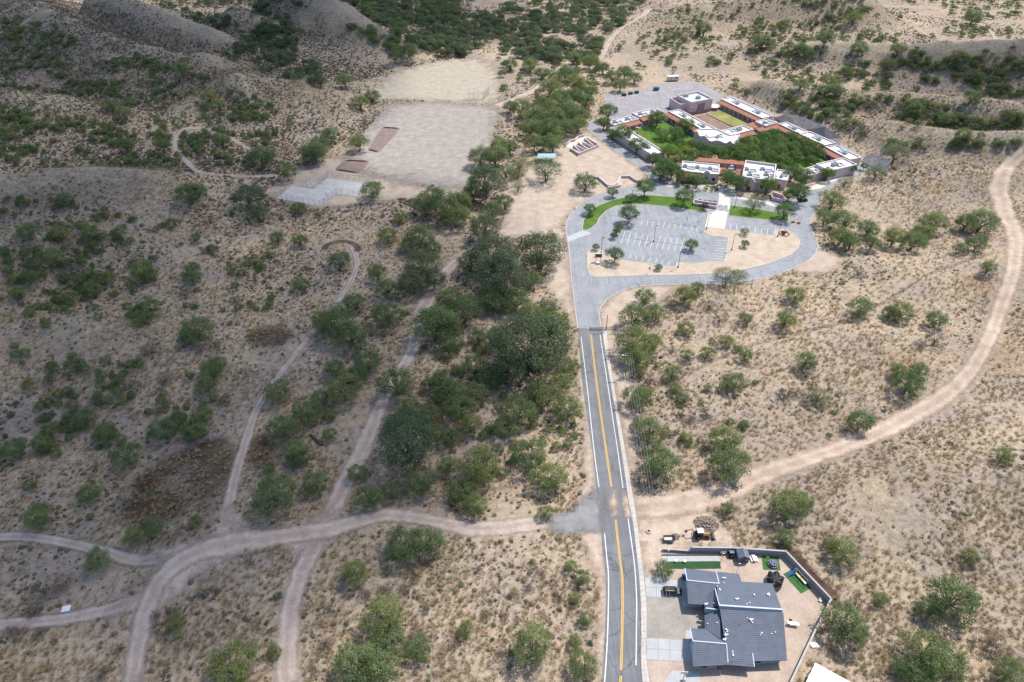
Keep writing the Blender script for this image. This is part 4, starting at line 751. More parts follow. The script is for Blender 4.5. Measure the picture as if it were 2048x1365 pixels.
hc = at(1470, 1240); house = empty('grey_house', (hc.x, hc.y, 0), 'blue-grey single-storey house with dark stepped tile roof and white vents', 'house')
def roofplane(pts, courses=True, th=.22, mat='house_roof', step=.42, name='roof_slope'):
    """pts: eave-left, eave-right, ridge-right, ridge-left (3-D); courses are built as small overlapping steps"""
    a, b_, c, d = (Vector(p) for p in pts); n = max(3, int((((a + b_) - (c + d)) / 2).length / step)); V = []; F = []
    if not courses: return MB().poly3(pts, th).build(name, mat, house)
    for i in range(n):
        t0, t1 = i / n, (i + 1) / n; l0, r0, l1, r1 = a.lerp(d, t0), b_.lerp(c, t0), a.lerp(d, t1), b_.lerp(c, t1); k = len(V); up = Vector((0, 0, .05))
        V += [l0 + up, r0 + up, r1, l1, l0 - Vector((0, 0, th)), r0 - Vector((0, 0, th)), r1 - Vector((0, 0, th)), l1 - Vector((0, 0, th))]
        F += [(k, k + 1, k + 2, k + 3), (k + 4, k + 5, k + 1, k), (k + 1, k + 5, k + 6, k + 2), (k, k + 3, k + 7, k + 4), (k + 7, k + 6, k + 5, k + 4)]
    return MB().add(V, F).build(name, mat, house)
A = lambda u, v, z: at(u, v, z)
RG, RM, RS = 4.3, 6.0, 5.3
# first garage: smooth far slope, stepped near slope
roofplane([A(1432, 1144, HE + .1), A(1369.6, 1137, HE), A(1374, 1161, RG), A(1438.5, 1167.5, RG)], False, mat='house_roof_smooth'); roofplane([A(1376, 1208, HE), A(1406, 1210, HE), A(1438.5, 1167.5, RG - .02), A(1374, 1161, RG - .02)])
roofplane([A(1406, 1199, HE - .01), A(1411, 1219, HE - .01), A(1438, 1212, RG), A(1430, 1176, RG + .1)], step=.4)
# main roof
roofplane([A(1432, 1143.5, HE + .2), A(1478, 1148, HE + .1), A(1484, 1166, 3.6), A(1437, 1167, 4.0)], False, mat='house_roof_smooth')
roofplane([A(1432, 1160, 3.9), A(1544.5, 1167.5, HE + .4), A(1564, 1219.6, RM), A(1438, 1211.5, RM)], False, mat='house_roof_smooth')
roofplane([A(1456, 1324, HE), A(1574, 1321, HE - .2), A(1567, 1228, RS), A(1439.6, 1218, RS)])
roofplane([A(1455.7, 1330, HE - .25), A(1508.6, 1334.5, HE - .25), A(1505, 1307, HE + .35), A(1454, 1303, HE + .35)])
roofplane([A(1410, 1258, HE), A(1409, 1231, HE), A(1439.5, 1221, RG), A(1441, 1278, RG)], step=.4)
# second garage
roofplane([A(1443, 1280, 4.15), A(1380, 1257, HE), A(1385.7, 1282.4, RG), A(1453, 1288, RG)], False, mat='house_roof_smooth'); MB().poly3([A(1380, 1257, HE + .01), A(1410, 1258, HE + .02), A(1443, 1280, 4.17)], .2).build('roof_slope', 'house_roof_smooth', house)
roofplane([A(1385.7, 1333.5, HE), A(1455.7, 1330, HE), A(1453, 1288, RG - .02), A(1385.7, 1282.4, RG - .02)])
def bar(a, b_, w, h, name, mat, root=None):
    a, b_ = Vector(a), Vector(b_); d = (b_ - a); e = d.normalized(); n = Vector((-e.y, e.x, 0)).normalized() * w / 2; up = Vector((0, 0, h))
    V = [a - n, a + n, b_ + n, b_ - n]; V = V + [q + up for q in V]; return MB().add(V, [(3, 2, 1, 0), (4, 5, 6, 7), (0, 1, 5, 4), (1, 2, 6, 5), (2, 3, 7, 6), (3, 0, 4, 7)]).build(name, mat, root or house)
bar(A(1438, 1211.5, RM - .1), A(1565, 1220, RM - .1), .35, .22, 'ridge_cap', 'house_trim'); 
a, b_, c, d = A(1438.3, 1212, RM - .15), A(1564.5, 1220.4, RM - .15), A(1567, 1227.6, RS), A(1439.6, 1217.6, RS); MB().add([a, b_, c, d, a - Vector((0, 0, .8)), b_ - Vector((0, 0, .8)), c - Vector((0, 0, .25)), d - Vector((0, 0, .25))], [(3, 2, 1, 0), (4, 5, 6, 7), (0, 1, 5, 4), (1, 2, 6, 5), (2, 3, 7, 6), (3, 0, 4, 7)]).build('clerestory', 'house_wall', house)
bar(A(1411.7, 1217, 3.9), A(1435, 1219.6, 4.3), .3, .15, 'gable_cap', 'house_trim')
a, b_ = A(1410, 1218, 3.85), A(1437, 1220, 4.25); MB().add([a, b_, b_ - Vector((0, .5, 1.2)), a - Vector((0, .5, 1.0)), a + Vector((0, .2, 0)), b_ + Vector((0, .2, 0)), b_ + Vector((0, .2, -1.2)), a + Vector((0, .2, -1.0))], [(0, 3, 2, 1), (4, 5, 6, 7), (0, 1, 5, 4), (1, 2, 6, 5), (2, 3, 7, 6), (3, 0, 4, 7)]).build('porch_gable', 'house_wall', house)
for a, b_ in (((1374, 1161, RG), (1438, 1167.5, RG)), ((1385.7, 1282.4, RG), (1453, 1288, RG)), ((1453, 1288, RG), (1456, 1326, HE + .1)), ((1369.6, 1137, HE + .02), (1374, 1161, RG)), ((1380, 1257, HE + .02), (1385.7, 1282.4, RG)), ((1432, 1144, HE + .2), (1438, 1167.5, RG)), ((1430, 1177, 4.4), (1438.5, 1211, 5.9)), ((1505, 1307, HE + .4), (1508.6, 1334, HE - .2))): bar(A(*a), A(*b_), .22, .09, 'roof_trim', 'house_trim')
for i, px in enumerate(([(1373, 1141), (1430, 1147), (1432, 1175), (1408, 1205), (1377, 1205)], [(1431, 1150), (1476, 1152), (1482, 1170), (1541, 1172), (1567, 1316), (1458, 1322), (1442, 1280), (1413, 1255), (1413, 1222), (1434, 1212)], [(1384, 1262), (1410, 1262), (1442, 1282), (1453, 1326), (1389, 1328)])):
    p = [Vector(at(u, v, HE)[:2]) for u, v in px]; MB().prism([tuple(q) for q in inset(p, .25)], 0, HE - .15 + (.0, -.02, .01)[i]).build('wall', 'house_wall', house); exclude([tuple(q) for q in p], 1)
p = [Vector(at(u, v, 4)[:2]) for u, v in ((1440, 1214), (1563, 1222), (1556, 1195), (1442, 1190))]; MB().prism([tuple(q) for q in inset(p, .5)], 2.5, 4.2).build('upper_wall', 'house_wall', house)
def onwall(u, v, z, w, h, name, mat, rz=-.04, d=.15): p = at(u, v, z); return MB().box((p.x, p.y, z), (w, d, h), rz).build(name, mat, house)
w = onwall(1515, 1323, 1.6, 1.6, 1.1, 'window', 'glass'); p = at(1515, 1323, .9); MB().box((p.x, p.y - .06, 1.0), (1.8, .2, .1), -.04).build('sill', 'house_trim', w)
w = onwall(1408, 1333, 1.5, 1.5, 1.0, 'window', 'glass'); onwall(1440, 1334, 1.1, 1.0, 2.1, 'door', 'door_maroon'); w = onwall(1394, 1206, 1.9, .7, .7, 'window', 'glass')
for u0, v0 in ((1375, 1180), (1386, 1305)):
    p = at(u0, v0, 1.3); g = MB().box((p.x - .02, p.y, 1.2), (.16, 4.6, 2.3), -.05).build('garage_door', 'house_trim', house)
    for k in range(4): MB().box((p.x - .12, p.y, .35 + k * .57), (.04, 4.4, .5), -.05).build('door_panel', 'house_trim', g)
vents = [(1446, 1157, 3.9), (1448, 1166, 4.1), (1434, 1173, 4.3), (1440, 1181, 4.5), (1439, 1178, 4.5), (1471, 1198, 5.4), (1472, 1199, 5.4), (1508, 1189, 5.0), (1509, 1191, 5.0), (1535, 1190, 4.9), (1494, 1208.5, 5.7), (1499, 1206, 5.6), (1410, 1209, 3.4), (1428, 1207, 4.0), (1495, 1237, 5.0), (1500, 1240, 5.0), (1503, 1243, 4.9), (1505, 1246, 4.8), (1452, 1260, 4.4), (1454, 1264, 4.4), (1451, 1267, 4.3), (1450, 1271, 4.3), (1480, 1248, 4.8), (1521, 1270, 4.2), (1523, 1267, 4.2), (1551, 1265, 4.3), (1543, 1268, 4.2), (1447, 1280, 4.3), (1465, 1303, 3.3), (1466, 1307, 3.2), (1466, 1312, 3.1), (1415, 1248, 3.4), (1434, 1246, 4.2)]
for i, (u, v, z) in enumerate(vents):
    p = at(u, v, z); s_ = .6 if i % 3 else .85; pz = z - .25
    vv = MB().cyl((p.x, p.y, pz - .3), (p.x, p.y, pz + .55 * s_), .13 * s_, n=8).build('roof_vent', 'vent_white', house); MB().cyl((p.x, p.y, pz + .5 * s_), (p.x, p.y, pz + .66 * s_), .27 * s_, .2 * s_, n=8).build('cowl', 'vent_white' if i != 22 else 'dark_steel', vv)
    if i % 3 == 0: MB().box((p.x + .5, p.y + .2, pz + .1), (.75, .22, .2), .4 * (i % 5)).build('flashing', 'vent_white', vv)
# block wall round the yard
wl = empty('yard_wall', at(1572, 1112), 'grey concrete block wall bounding the house yard with pale cap', 'wall')
WH = 2.2; WP = [(1383.5, 1094.5), (1467, 1095.7), (1572, 1102.5), (1663, 1197.6), (1645, 1231), (1633.7, 1254), (1581.5, 1365), (1570, 1392)]
for i in range(len(WP) - 1):
    a, b_ = Vector(at(*WP[i], WH)[:2]), Vector(at(*WP[i + 1], WH)[:2]); e = b_ - a; l = e.length; e /= l; rz = math.atan2(e.y, e.x); n = max(1, int(l / 3.2))
    for j in range(n):
        c = a + e * (l * (j + .5) / n); hh = WH if i < 4 else 1.9; pn = MB().box((c.x, c.y, hh / 2 - .05), (l / n - .03, .28, hh), rz).build('wall_panel', 'block', wl)
        MB().box((c.x, c.y, hh - .01), (l / n - .02, .42, .1), rz).build('cap', 'block_cap', pn)
    MB().box((a.x, a.y, WH / 2), (.5, .5, WH + .12), rz).build('pier', 'block', wl)
wl = empty('low_wall', at(1353, 1102), 'low grey block wall beside the putting strip', 'wall'); a, b_ = Vector(at(1325, 1098, .9)[:2]), Vector(at(1382, 1102, .9)[:2]); e = b_ - a; c = (a + b_) / 2; MB().box((c.x, c.y, .45), (e.length, .28, .9), math.atan2(e.y, e.x)).build('wall_panel', 'block', wl); MB().box((c.x, c.y, .95), (e.length, .4, .1), math.atan2(e.y, e.x)).build('cap', 'block_cap', wl)
# turf strips
slab('putting_green', P2([(1327, 1124), (1440, 1123), (1442, 1138), (1380, 1139), (1328, 1138)]), .085, .05, 'dark_turf'); slab('gravel_strip', P2([(1324, 1112), (1436, 1112), (1440, 1123), (1327, 1124)]), .09, .05, 'pale_concrete')
slab('turf_mat', P2([(1523, 1113), (1557, 1114), (1561, 1142), (1526, 1140)]), .085, .05, 'turf'); slab('turf_mat', P2([(1566, 1149), (1588, 1137), (1623, 1177), (1602, 1188)]), .085, .05, 'turf')
struct(strip('kerb', P2([(1324, 1111), (1437, 1111)]), .3, 0, .35, 'dark_steel'))
# shed, picnic table, trampoline, dome, playset
p = at(1483, 1118); r_ = empty('garden_shed', p, 'small dark grey garden shed against the yard wall', 'shed'); MB().box((p.x, p.y, 1.1), (2.8, 2.4, 2.2)).build('wall', 'shed_roof', r_); MB().poly3([(p.x - 1.5, p.y - 1.35, 2.15), (p.x, p.y - 1.35, 2.9), (p.x, p.y + 1.35, 2.9), (p.x - 1.5, p.y + 1.35, 2.15)], .1).build('roof_slope', 'house_roof_smooth', r_); MB().poly3([(p.x + .01, p.y - 1.35, 2.9), (p.x + 1.5, p.y - 1.35, 2.15), (p.x + 1.5, p.y + 1.35, 2.15), (p.x + .01, p.y + 1.35, 2.9)], .1).build('roof_slope', 'shed_roof', r_); MB().box((p.x, p.y - 1.22, 1.0), (1.2, .06, 1.9)).build('door', 'dark_wall', r_)
p = at(1507, 1119); r_ = empty('picnic_table', p, 'white picnic table between the shed and the climbing dome', 'table')
for k in range(3): MB().box((p.x - .3 + .3 * k, p.y, .76), (.27, 2.0, .05), .1).build('plank', 'white_plastic', r_)
for s_ in (-1, 1): MB().box((p.x + s_ * .8, p.y, .45), (.3, 2.0, .05), .1).build('bench', 'white_plastic', r_)
for s_ in (-1, 1): q = MB(); q.cyl((p.x - .85, p.y + s_ * .7, 0), (p.x + .3, p.y + s_ * .7, .74), .05); q.cyl((p.x + .85, p.y + s_ * .7, 0), (p.x - .3, p.y + s_ * .7, .74), .05); q.build('leg_frame', 'steel', r_)
p = at(1547, 1166); r_ = empty('trampoline', p, 'round trampoline with sagging black enclosure net beside the house roof', 'trampoline'); q = MB(); n = 24; RAD = 2.1
q.cyl((p.x, p.y, .85), (p.x, p.y, .9), RAD, n=n); q.build('mat', 'net_black', r_)
q = MB()
for i in range(n): w, w2 = 2 * math.pi * i / n, 2 * math.pi * (i + 1) / n; q.cyl((p.x + RAD * math.cos(w), p.y + RAD * math.sin(w), .9), (p.x + RAD * math.cos(w2), p.y + RAD * math.sin(w2), .9), .07, n=6)
q.build('rim', 'white_plastic', r_)
V = []; F = []
for k in range(5):
    for i in range(n):
        w = 2 * math.pi * i / n; rr = RAD * (1.02 - .09 * math.sin(k / 4 * math.pi) * (1 - math.cos(6 * w))) * (1 if k < 4 else .05); V.append((p.x + rr * math.cos(w), p.y + rr * math.sin(w), .9 + [0, .5, .9, 1.2 + .4 * math.cos(6 * w), 1.05][k]))
for k in range(4):
    for i in range(n): F.append((k * n + i, k * n + (i + 1) % n, (k + 1) * n + (i + 1) % n, (k + 1) * n + i))
MB().add(V, F).build('net', 'net_black', r_, smooth=True)
for i in range(6): w = i * math.pi / 3; MB().cyl((p.x + RAD * 1.05 * math.cos(w), p.y + RAD * 1.05 * math.sin(w), 0), (p.x + RAD * 1.05 * math.cos(w), p.y + RAD * 1.05 * math.sin(w), 2.6), .06, n=6).build('pole', 'steel', r_)
p = at(1545, 1130); r_ = empty('climbing_dome', p, 'blue and yellow climbing dome on a square turf mat', 'climbing frame'); q = MB(); q2 = MB()
for k, (zr, rr) in enumerate(((0, 1.5), (.6, 1.35), (1.1, .95), (1.45, .4))):
    for i in range(8):
        w, w2 = i * math.pi / 4 + k * .39, (i + 1) * math.pi / 4 + k * .39; a = Vector((p.x + rr * math.cos(w), p.y + rr * math.sin(w), zr)); q.cyl(a, (p.x + rr * math.cos(w2), p.y + rr * math.sin(w2), zr), .05, n=5)
        if k < 3:
            z3, r3 = ((.6, 1.35), (1.1, .95), (1.45, .4))[k]
            for dw in (.39, -.39): q2.cyl(a, (p.x + r3 * math.cos(w + dw), p.y + r3 * math.sin(w + dw), z3), .05, n=5)
q.build('ring_bars', 'yellow_plastic', r_); q2.build('cross_bars', 'blue_plastic', r_); MB().cyl((p.x, p.y, .75), (p.x, p.y, .85), .9, n=12).build('net_floor', 'blue_plastic', r_)
p = at(1535, 1115); r_ = empty('sand_box', p, 'square yellow sand box at the edge of the turf mat', 'sandbox'); MB().box((p.x, p.y, .2), (.9, .7, .3)).build('box', 'yellow_plastic', r_, bevel=.04); MB().box((p.x, p.y, .37), (.7, .5, .04)).build('sand', 'yard_sand', r_)
A0, B0 = at(1588, 1146), at(1612, 1172); dv = (B0 - A0); e = dv.normalized(); rz = math.atan2(e.y, e.x)
r_ = empty('swing_set', (A0 + B0) / 2, 'long metal swing set with yellow seats on a turf mat by the wall', 'swing set'); MB().cyl(A0 + Vector((0, 0, 2.1)), B0 + Vector((0, 0, 2.1)), .07).build('top_bar', 'steel', r_)
nn = Vector((-e.y, e.x, 0))
for q0 in (A0, A0.lerp(B0, .5), B0):
    q = MB(); q.cyl(q0 + nn * .9, q0 + Vector((0, 0, 2.1)), .05); q.cyl(q0 - nn * .9, q0 + Vector((0, 0, 2.1)), .05); q.build('leg_frame', 'steel', r_)
for k, (f, mt) in enumerate(((.2, 'yellow_plastic'), (.42, 'white_plastic'), (.62, 'yellow_plastic'), (.84, 'white_plastic'))):
    q0 = A0.lerp(B0, f); sw_ = MB().box((q0.x, q0.y, .6), (.9, .5, .15), rz).build('swing_seat', mt, r_); q = MB()
    for s_ in (-.3, .3): q.cyl((q0.x + e.x * s_, q0.y + e.y * s_, .65), (q0.x + e.x * s_, q0.y + e.y * s_, 2.1), .02, n=4)
    q.build('chain', 'steel', sw_)
p = at(1581, 1147); r_ = empty('play_slide', p, 'blue plastic slide beside the swing set', 'slide'); MB().poly3([p + Vector((-1.4, -.7, .15)), p + Vector((-1.1, -1.3, .15)), p + Vector((1.2, -.2, 1.5)), p + Vector((.9, .4, 1.5))], .12).build('chute', 'blue_plastic', r_); q = MB(); q.cyl(p + Vector((1.3, -.2, 0)), p + Vector((1.1, -.2, 1.5)), .05); q.cyl(p + Vector((1.0, .5, 0)), p + Vector((.9, .4, 1.5)), .05); q.build('ladder', 'white_plastic', r_)
for k, (u, v) in enumerate(((1351, 1124), (1369, 1125))):
    p = at(u, v); r_ = empty('garden_stool', p, 'white garden stool on the turf edge, ' + ('closer to the bushy tree' if k == 0 else 'closer to the shed'), 'stool'); MB().cyl((p.x, p.y, .5), (p.x, p.y, .62), .38, n=12).build('seat', 'white_plastic', r_); MB().cyl((p.x, p.y, 0), (p.x, p.y, .5), .3, .2, 8).build('base', 'white_plastic', r_)
p = at(1367, 1156); r_ = empty('wheelie_bin', p, 'blue wheeled bin at the garage corner', 'bin'); MB().box((p.x, p.y, .6), (.8, .8, 1.1), 0, 1.15).build('body', 'blue_plastic', r_, bevel=.04); MB().box((p.x, p.y, 1.19), (.98, 1.0, .08)).build('lid', 'blue_plastic', r_)
for s_ in (-.3, .3): MB().cyl((p.x + s_ - .05, p.y + .42, .12), (p.x + s_ + .05, p.y + .42, .12), .12).build('wheel', 'tyre', r_)
p = at(1445, 1108); r_ = empty('barbecue_grill', p, 'white topped barbecue grill against the block wall', 'grill'); MB().box((p.x, p.y, .9), (1.5, .7, .35)).build('firebox', 'white_metal', r_); MB().cyl((p.x - .6, p.y, 1.1), (p.x + .6, p.y, 1.1), .34, n=10).build('hood', 'steel', r_)
for s_ in (-.6, .6): MB().box((p.x + s_, p.y, .36), (.1, .5, .72)).build('leg', 'dark_steel', r_)
p = at(1640, 1203); r_ = empty('garden_chair', p, 'pale garden chair in the sharp corner of the yard wall', 'chair'); MB().box((p.x, p.y, .42), (.6, .6, .08), .5).build('seat', 'white_plastic', r_); MB().box((p.x - .15, p.y + .26, .75), (.6, .08, .6), .5).build('backrest', 'white_plastic', r_)
for sx in (-.22, .22):
    for sy in (-.22, .22): MB().box((p.x + sx, p.y + sy, .2), (.06, .06, .4), .5).build('leg', 'white_plastic', r_)
p = at(1583, 1252); r_ = empty('clothes_airer', p, 'folding washing line frame beside the house gable', 'airer'); q = MB(); q.cyl(p + Vector((-1, 0, 0)), p + Vector((1.6, -.5, .9)), .05); q.cyl(p + Vector((-1, .5, .9)), p + Vector((1.6, -.5, 0)), .05); q.build('cross_legs', 'steel', r_); MB().box((p.x + .2, p.y + .1, 1.0), (2.6, .7, .05), -.2).build('rack', 'steel', r_)
p = at(1579, 1245); r_ = empty('kettle_barbecue', p, 'round black kettle barbecue beside the washing frame', 'barbecue'); MB().cyl((p.x, p.y, .6), (p.x, p.y, .95), .25, .4, 12).build('bowl', 'net_black', r_); MB().cyl((p.x, p.y, .96), (p.x, p.y, 1.2), .4, .12, 12).build('lid', 'net_black', r_)
for i in range(3): w = i * 2.1; MB().cyl((p.x + .4 * math.cos(w), p.y + .4 * math.sin(w), 0), (p.x + .15 * math.cos(w), p.y + .15 * math.sin(w), .65), .03, n=5).build('leg', 'steel', r_)
p = at(1628, 1291); r_ = empty('pallet_stack', p, 'pale broken pallet leaning outside the yard wall', 'pallet')
for k in range(5): MB().box((p.x - .8 + .4 * k, p.y, .22), (.28, 1.5, .06), .5).build('slat', 'white_plastic', r_)
for s_ in (-.6, .6): MB().box((p.x, p.y + s_, .1), (2.2, .1, .16), .0).build('bearer', 'wood', r_)
p = at(1365, 1362); r_ = empty('basketball_hoop', p, 'portable basketball hoop standing on the concrete pad', 'hoop'); MB().cyl((p.x, p.y, 0), (p.x, p.y, 3.2), .07).build('pole', 'dark_steel', r_); MB().box((p.x, p.y + .3, 3.1), (1.6, .06, 1.0)).build('backboard', 'white_plastic', r_); MB().box((p.x, p.y - .3, .12), (1.2, .8, .24)).build('base', 'dark_steel', r_)
q = MB()
for i in range(10): w, w2 = i * .628, (i + 1) * .628; q.cyl((p.x + .25 * math.cos(w), p.y + .6 + .25 * math.sin(w), 2.9), (p.x + .25 * math.cos(w2), p.y + .6 + .25 * math.sin(w2), 2.9), .02, n=4)
q.build('rim', 'orange', r_)
p = at(1666, 1370); r_ = empty('white_carport', p, 'bright white metal carport roof beyond the yard wall', 'carport'); c4 = [A(1631, 1326, 3.4), A(1700, 1364, 3.4), A(1690, 1420, 3.0), A(1590, 1410, 3.0)]; MB().poly3(c4, .15).build('roof', 'white_metal', r_)
for q in c4: MB().box((q.x, q.y, 1.5), (.2, .2, 3.0)).build('post', 'steel', r_)
exclude([tuple(q)[:2] for q in c4])
# ------------------------------------------------------------------ vehicles
def car(loc, rz, label, paint_='black_paint', name='parked_car', cat='car'):
    r = empty(name, (0, 0, 0), label, cat); L, Wd = 4.8, 1.95
    def loft(secs, nm, mat, par=r):
        V = []; F = []; n = len(secs[0][1])
        for x, ring_ in secs: V += [(x, y, z) for y, z in ring_]
        for i in range(len(secs) - 1):
            for j in range(n): k = (j + 1) % n; F.append((i * n + j, i * n + k, (i + 1) * n + k, (i + 1) * n + j))
        F += [tuple(range(n))[::-1], tuple((len(secs) - 1) * n + i for i in range(n))]; return MB().add(V, F).build(nm, mat, par, bevel=.04)
    sec = lambda hw, z0, zm, zt: [(-hw * .92, z0), (hw * .92, z0), (hw, zm * .6), (hw * .99, zm), (hw * .9, zt), (-hw * .9, zt), (-hw * .99, zm), (-hw, zm * .6)]
    loft([(-2.4, sec(.80, .45, .85, .95)), (-2.3, sec(.93, .32, .95, 1.06)), (-1.2, sec(.975, .28, .98, 1.10)), (.8, sec(.975, .28, .98, 1.08)), (1.5, sec(.95, .28, .95, 1.03)), (2.2, sec(.9, .32, .85, .93)), (2.4, sec(.76, .42, .75, .80))], 'body', paint_)
    g = lambda hw, zt: [(-hw, 1.05), (hw, 1.05), (hw * .80, zt), (-hw * .80, zt)]
    gl = loft([(-2.2, g(.86, 1.12)), (-1.85, g(.88, 1.66)), (-.2, g(.9, 1.72)), (.35, g(.88, 1.66)), (1.15, g(.84, 1.10))], 'glasshouse', 'glass')
    MB().box((-.75, 0, 1.735), (2.4, 1.5, .08)).build('roof', paint_, r, bevel=.03)
    for s_ in (-1, 1): MB().box((-.8, s_ * .68, 1.82), (2.0, .05, .06)).build('roof_rail', 'steel', r)
    for s_ in (-1, 1): MB().box((.75, s_ * 1.06, 1.12), (.2, .22, .14)).build('mirror', paint_, r)
    for s_ in (-1, 1): MB().box((2.28, s_ * .66, .80), (.22, .36, .14)).build('headlight', 'white_plastic', r); MB().box((-2.36, s_ * .74, .92), (.1, .22, .2)).build('tail_light', 'door_maroon', r)
    for x in (-1.45, 1.45):
        for s_ in (-1, 1): w = MB().cyl((x, s_ * .72, .36), (x, s_ * .96, .36), .36, n=16).build('wheel', 'tyre', r); MB().cyl((x, s_ * .961, .36), (x, s_ * .975, .36), .22, n=12).build('rim', 'steel', w)
    r.location = loc; r.rotation_euler = (0, 0, rz); return r
car(at(1344, 1186) + Vector((0, 0, .115)), R(-4), 'black sport utility car parked on the upper driveway', name='parked_suv')
car(at(1606, 403) + Vector((0, 0, .06)), R(15), 'dark car half hidden under a street tree on the campus drive', 'black_paint')
# tractor backhoe
p = at(1402, 1074); r_ = empty('backhoe_loader', p, 'yellow backhoe loader with grey cab roof on the dirt by the rubble', 'backhoe'); f = lambda x, y, z: (p.x + x, p.y + y, z)
MB().box(f(1.0, 0, 1.15), (2.4, .9, .9), 0, .9).build('bonnet', 'machine_yellow', r_, bevel=.06); MB().box(f(-.3, 0, .85), (3.6, .8, .5)).build('chassis', 'dark_steel', r_)
cb = MB().box(f(-.6, 0, 1.95), (1.5, 1.5, 1.4), 0, .88).build('cab', 'glass', r_); MB().box(f(-.6, 0, 2.72), (1.8, 1.7, .14)).build('cab_roof', 'roof_grey', cb, bevel=.04)
for sx in (-1.3, .1):
    for sy in (-.7, .7): MB().box(f(sx, sy, 1.95), (.1, .1, 1.5)).build('cab_pillar', 'machine_yellow', cb)
for s_ in (-1, 1):
    w = MB().cyl(f(-1.0, s_ * .65, .75), f(-1.0, s_ * 1.1, .75), .75, n=18).build('wheel', 'tyre', r_); MB().cyl(f(-1.0, s_ * 1.1, .75), f(-1.0, s_ * 1.13, .75), .4, n=12).build('rim', 'machine_yellow', w)
    w = MB().cyl(f(1.6, s_ * .6, .5), f(1.6, s_ * .95, .5), .5, n=16).build('wheel', 'tyre', r_); MB().cyl(f(1.6, s_ * .95, .5), f(1.6, s_ * .98, .5), .28, n=12).build('rim', 'machine_yellow', w)
    q = MB(); q.cyl(f(.4, s_ * .6, 1.5), f(2.3, s_ * .6, 1.1), .12); q.cyl(f(2.3, s_ * .6, 1.1), f(3.0, s_ * .6, .45), .11); q.build('loader_arm', 'machine_yellow', r_)
MB().add([f(2.8, -1.15, .1), f(2.8, 1.15, .1), f(3.7, 1.15, .1), f(3.7, -1.15, .1), f(2.8, -1.15, .9), f(2.8, 1.15, .9), f(3.1, 1.15, .95), f(3.1, -1.15, .95)], [(0, 1, 5, 4), (0, 3, 2, 1), (0, 4, 7, 3), (1, 2, 6, 5), (4, 5, 6, 7)]).build('loader_bucket', 'dark_steel', r_)
q = MB(); q.cyl(f(-2.0, 0, 1.0), f(-2.6, .3, 2.7), .17, .14); q.cyl(f(-2.6, .3, 2.7), f(-3.9, .7, 1.9), .14, .11); q.build('boom', 'machine_yellow', r_); MB().box(f(-4.1, .8, 1.5), (.6, .6, .7), .4, .7).build('digger_bucket', 'dark_steel', r_)
for s_ in (-1, 1): MB().cyl(f(-2.0, s_ * .6, .9), f(-2.3, s_ * 1.2, .05), .1).build('outrigger', 'machine_yellow', r_)
p = at(1337, 1081); r_ = empty('utility_trailer', p, 'small dark utility trailer parked beside the rubble', 'trailer'); f = lambda x, y, z: (p.x + x, p.y + y, z)
bed = MB().box(f(0, 0, .6), (2.7, 1.5, .1)).build('bed', 'hvac', r_)
for s_ in (-1, 1): MB().box(f(0, s_ * .78, .9), (2.8, .06, .5)).build('side_panel', 'dark_steel', r_); w = MB().cyl(f(.2, s_ * .85, .35), f(.2, s_ * 1.08, .35), .35, n=14).build('wheel', 'tyre', r_); MB().box(f(.2, s_ * .97, .75), (1.0, .3, .06)).build('mudguard', 'dark_steel', w)
for s_ in (-1, 1): MB().box(f(s_ * 1.4, 0, .95 if s_ < 0 else 1.2), (.06, 1.5, .5 if s_ < 0 else 1.0)).build('tailgate' if s_ > 0 else 'headboard', 'dark_steel', r_)
q = MB(); q.cyl(f(-1.4, -.6, .55), f(-2.4, 0, .5), .05); q.cyl(f(-1.4, .6, .55), f(-2.4, 0, .5), .05); q.build('drawbar', 'dark_steel', r_)
p = at(1461, 1111); r_ = empty('garden_tractor', p, 'black covered ride-on mower between the grill and the shed', 'mower'); f = lambda x, y, z: (p.x + x, p.y + y, z); MB().box(f(0, -.6, .6), (1.0, 1.2, .7), .1, .8).build('bonnet', 'black_paint', r_, bevel=.08); MB().box(f(0, .7, .55), (1.1, 1.0, .4), .1).build('seat_deck', 'black_paint', r_, bevel=.05); MB().box(f(0, .8, .95), (.6, .5, .5), .1, .8).build('seat', 'net_black', r_, bevel=.06); MB().box(f(0, .1, 1.6), (1.2, 1.3, .1), .1).build('canopy', 'shed_roof', r_)
for sx in (-.5, .5):
    MB().cyl(f(sx, .7, .8), f(sx, .6, 1.6), .04).build('canopy_post', 'dark_steel', r_)
    for sy in (-.8, .8): MB().cyl(f(sx * 1.1 - .1, sy, .3), f(sx * 1.1 + .1, sy, .3), .3, n=12).build('wheel', 'tyre', r_)
p = at(1297, 1064); r_ = empty('tyre_planter', p, 'old whitewall tyre lying round a small green shrub', 'tyre'); q = MB(); V = []; F = []; n, k_ = 18, 8
for i in range(n):
    for j in range(k_): w, z = 2 * math.pi * i / n, 2 * math.pi * j / k_; V.append((p.x + (.62 + .22 * math.cos(z)) * math.cos(w), p.y + (.62 + .22 * math.cos(z)) * math.sin(w), .2 + .2 * math.sin(z)))
for i in range(n):
    for j in range(k_): F.append((i * k_ + j, ((i + 1) % n) * k_ + j, ((i + 1) % n) * k_ + (j + 1) % k_, i * k_ + (j + 1) % k_))
MB().add(V, F).build('tyre', 'concrete', r_, smooth=True); MB().cyl((p.x, p.y, 0), (p.x, p.y, .1), .5, n=14).build('soil', 'dark_wall', r_)
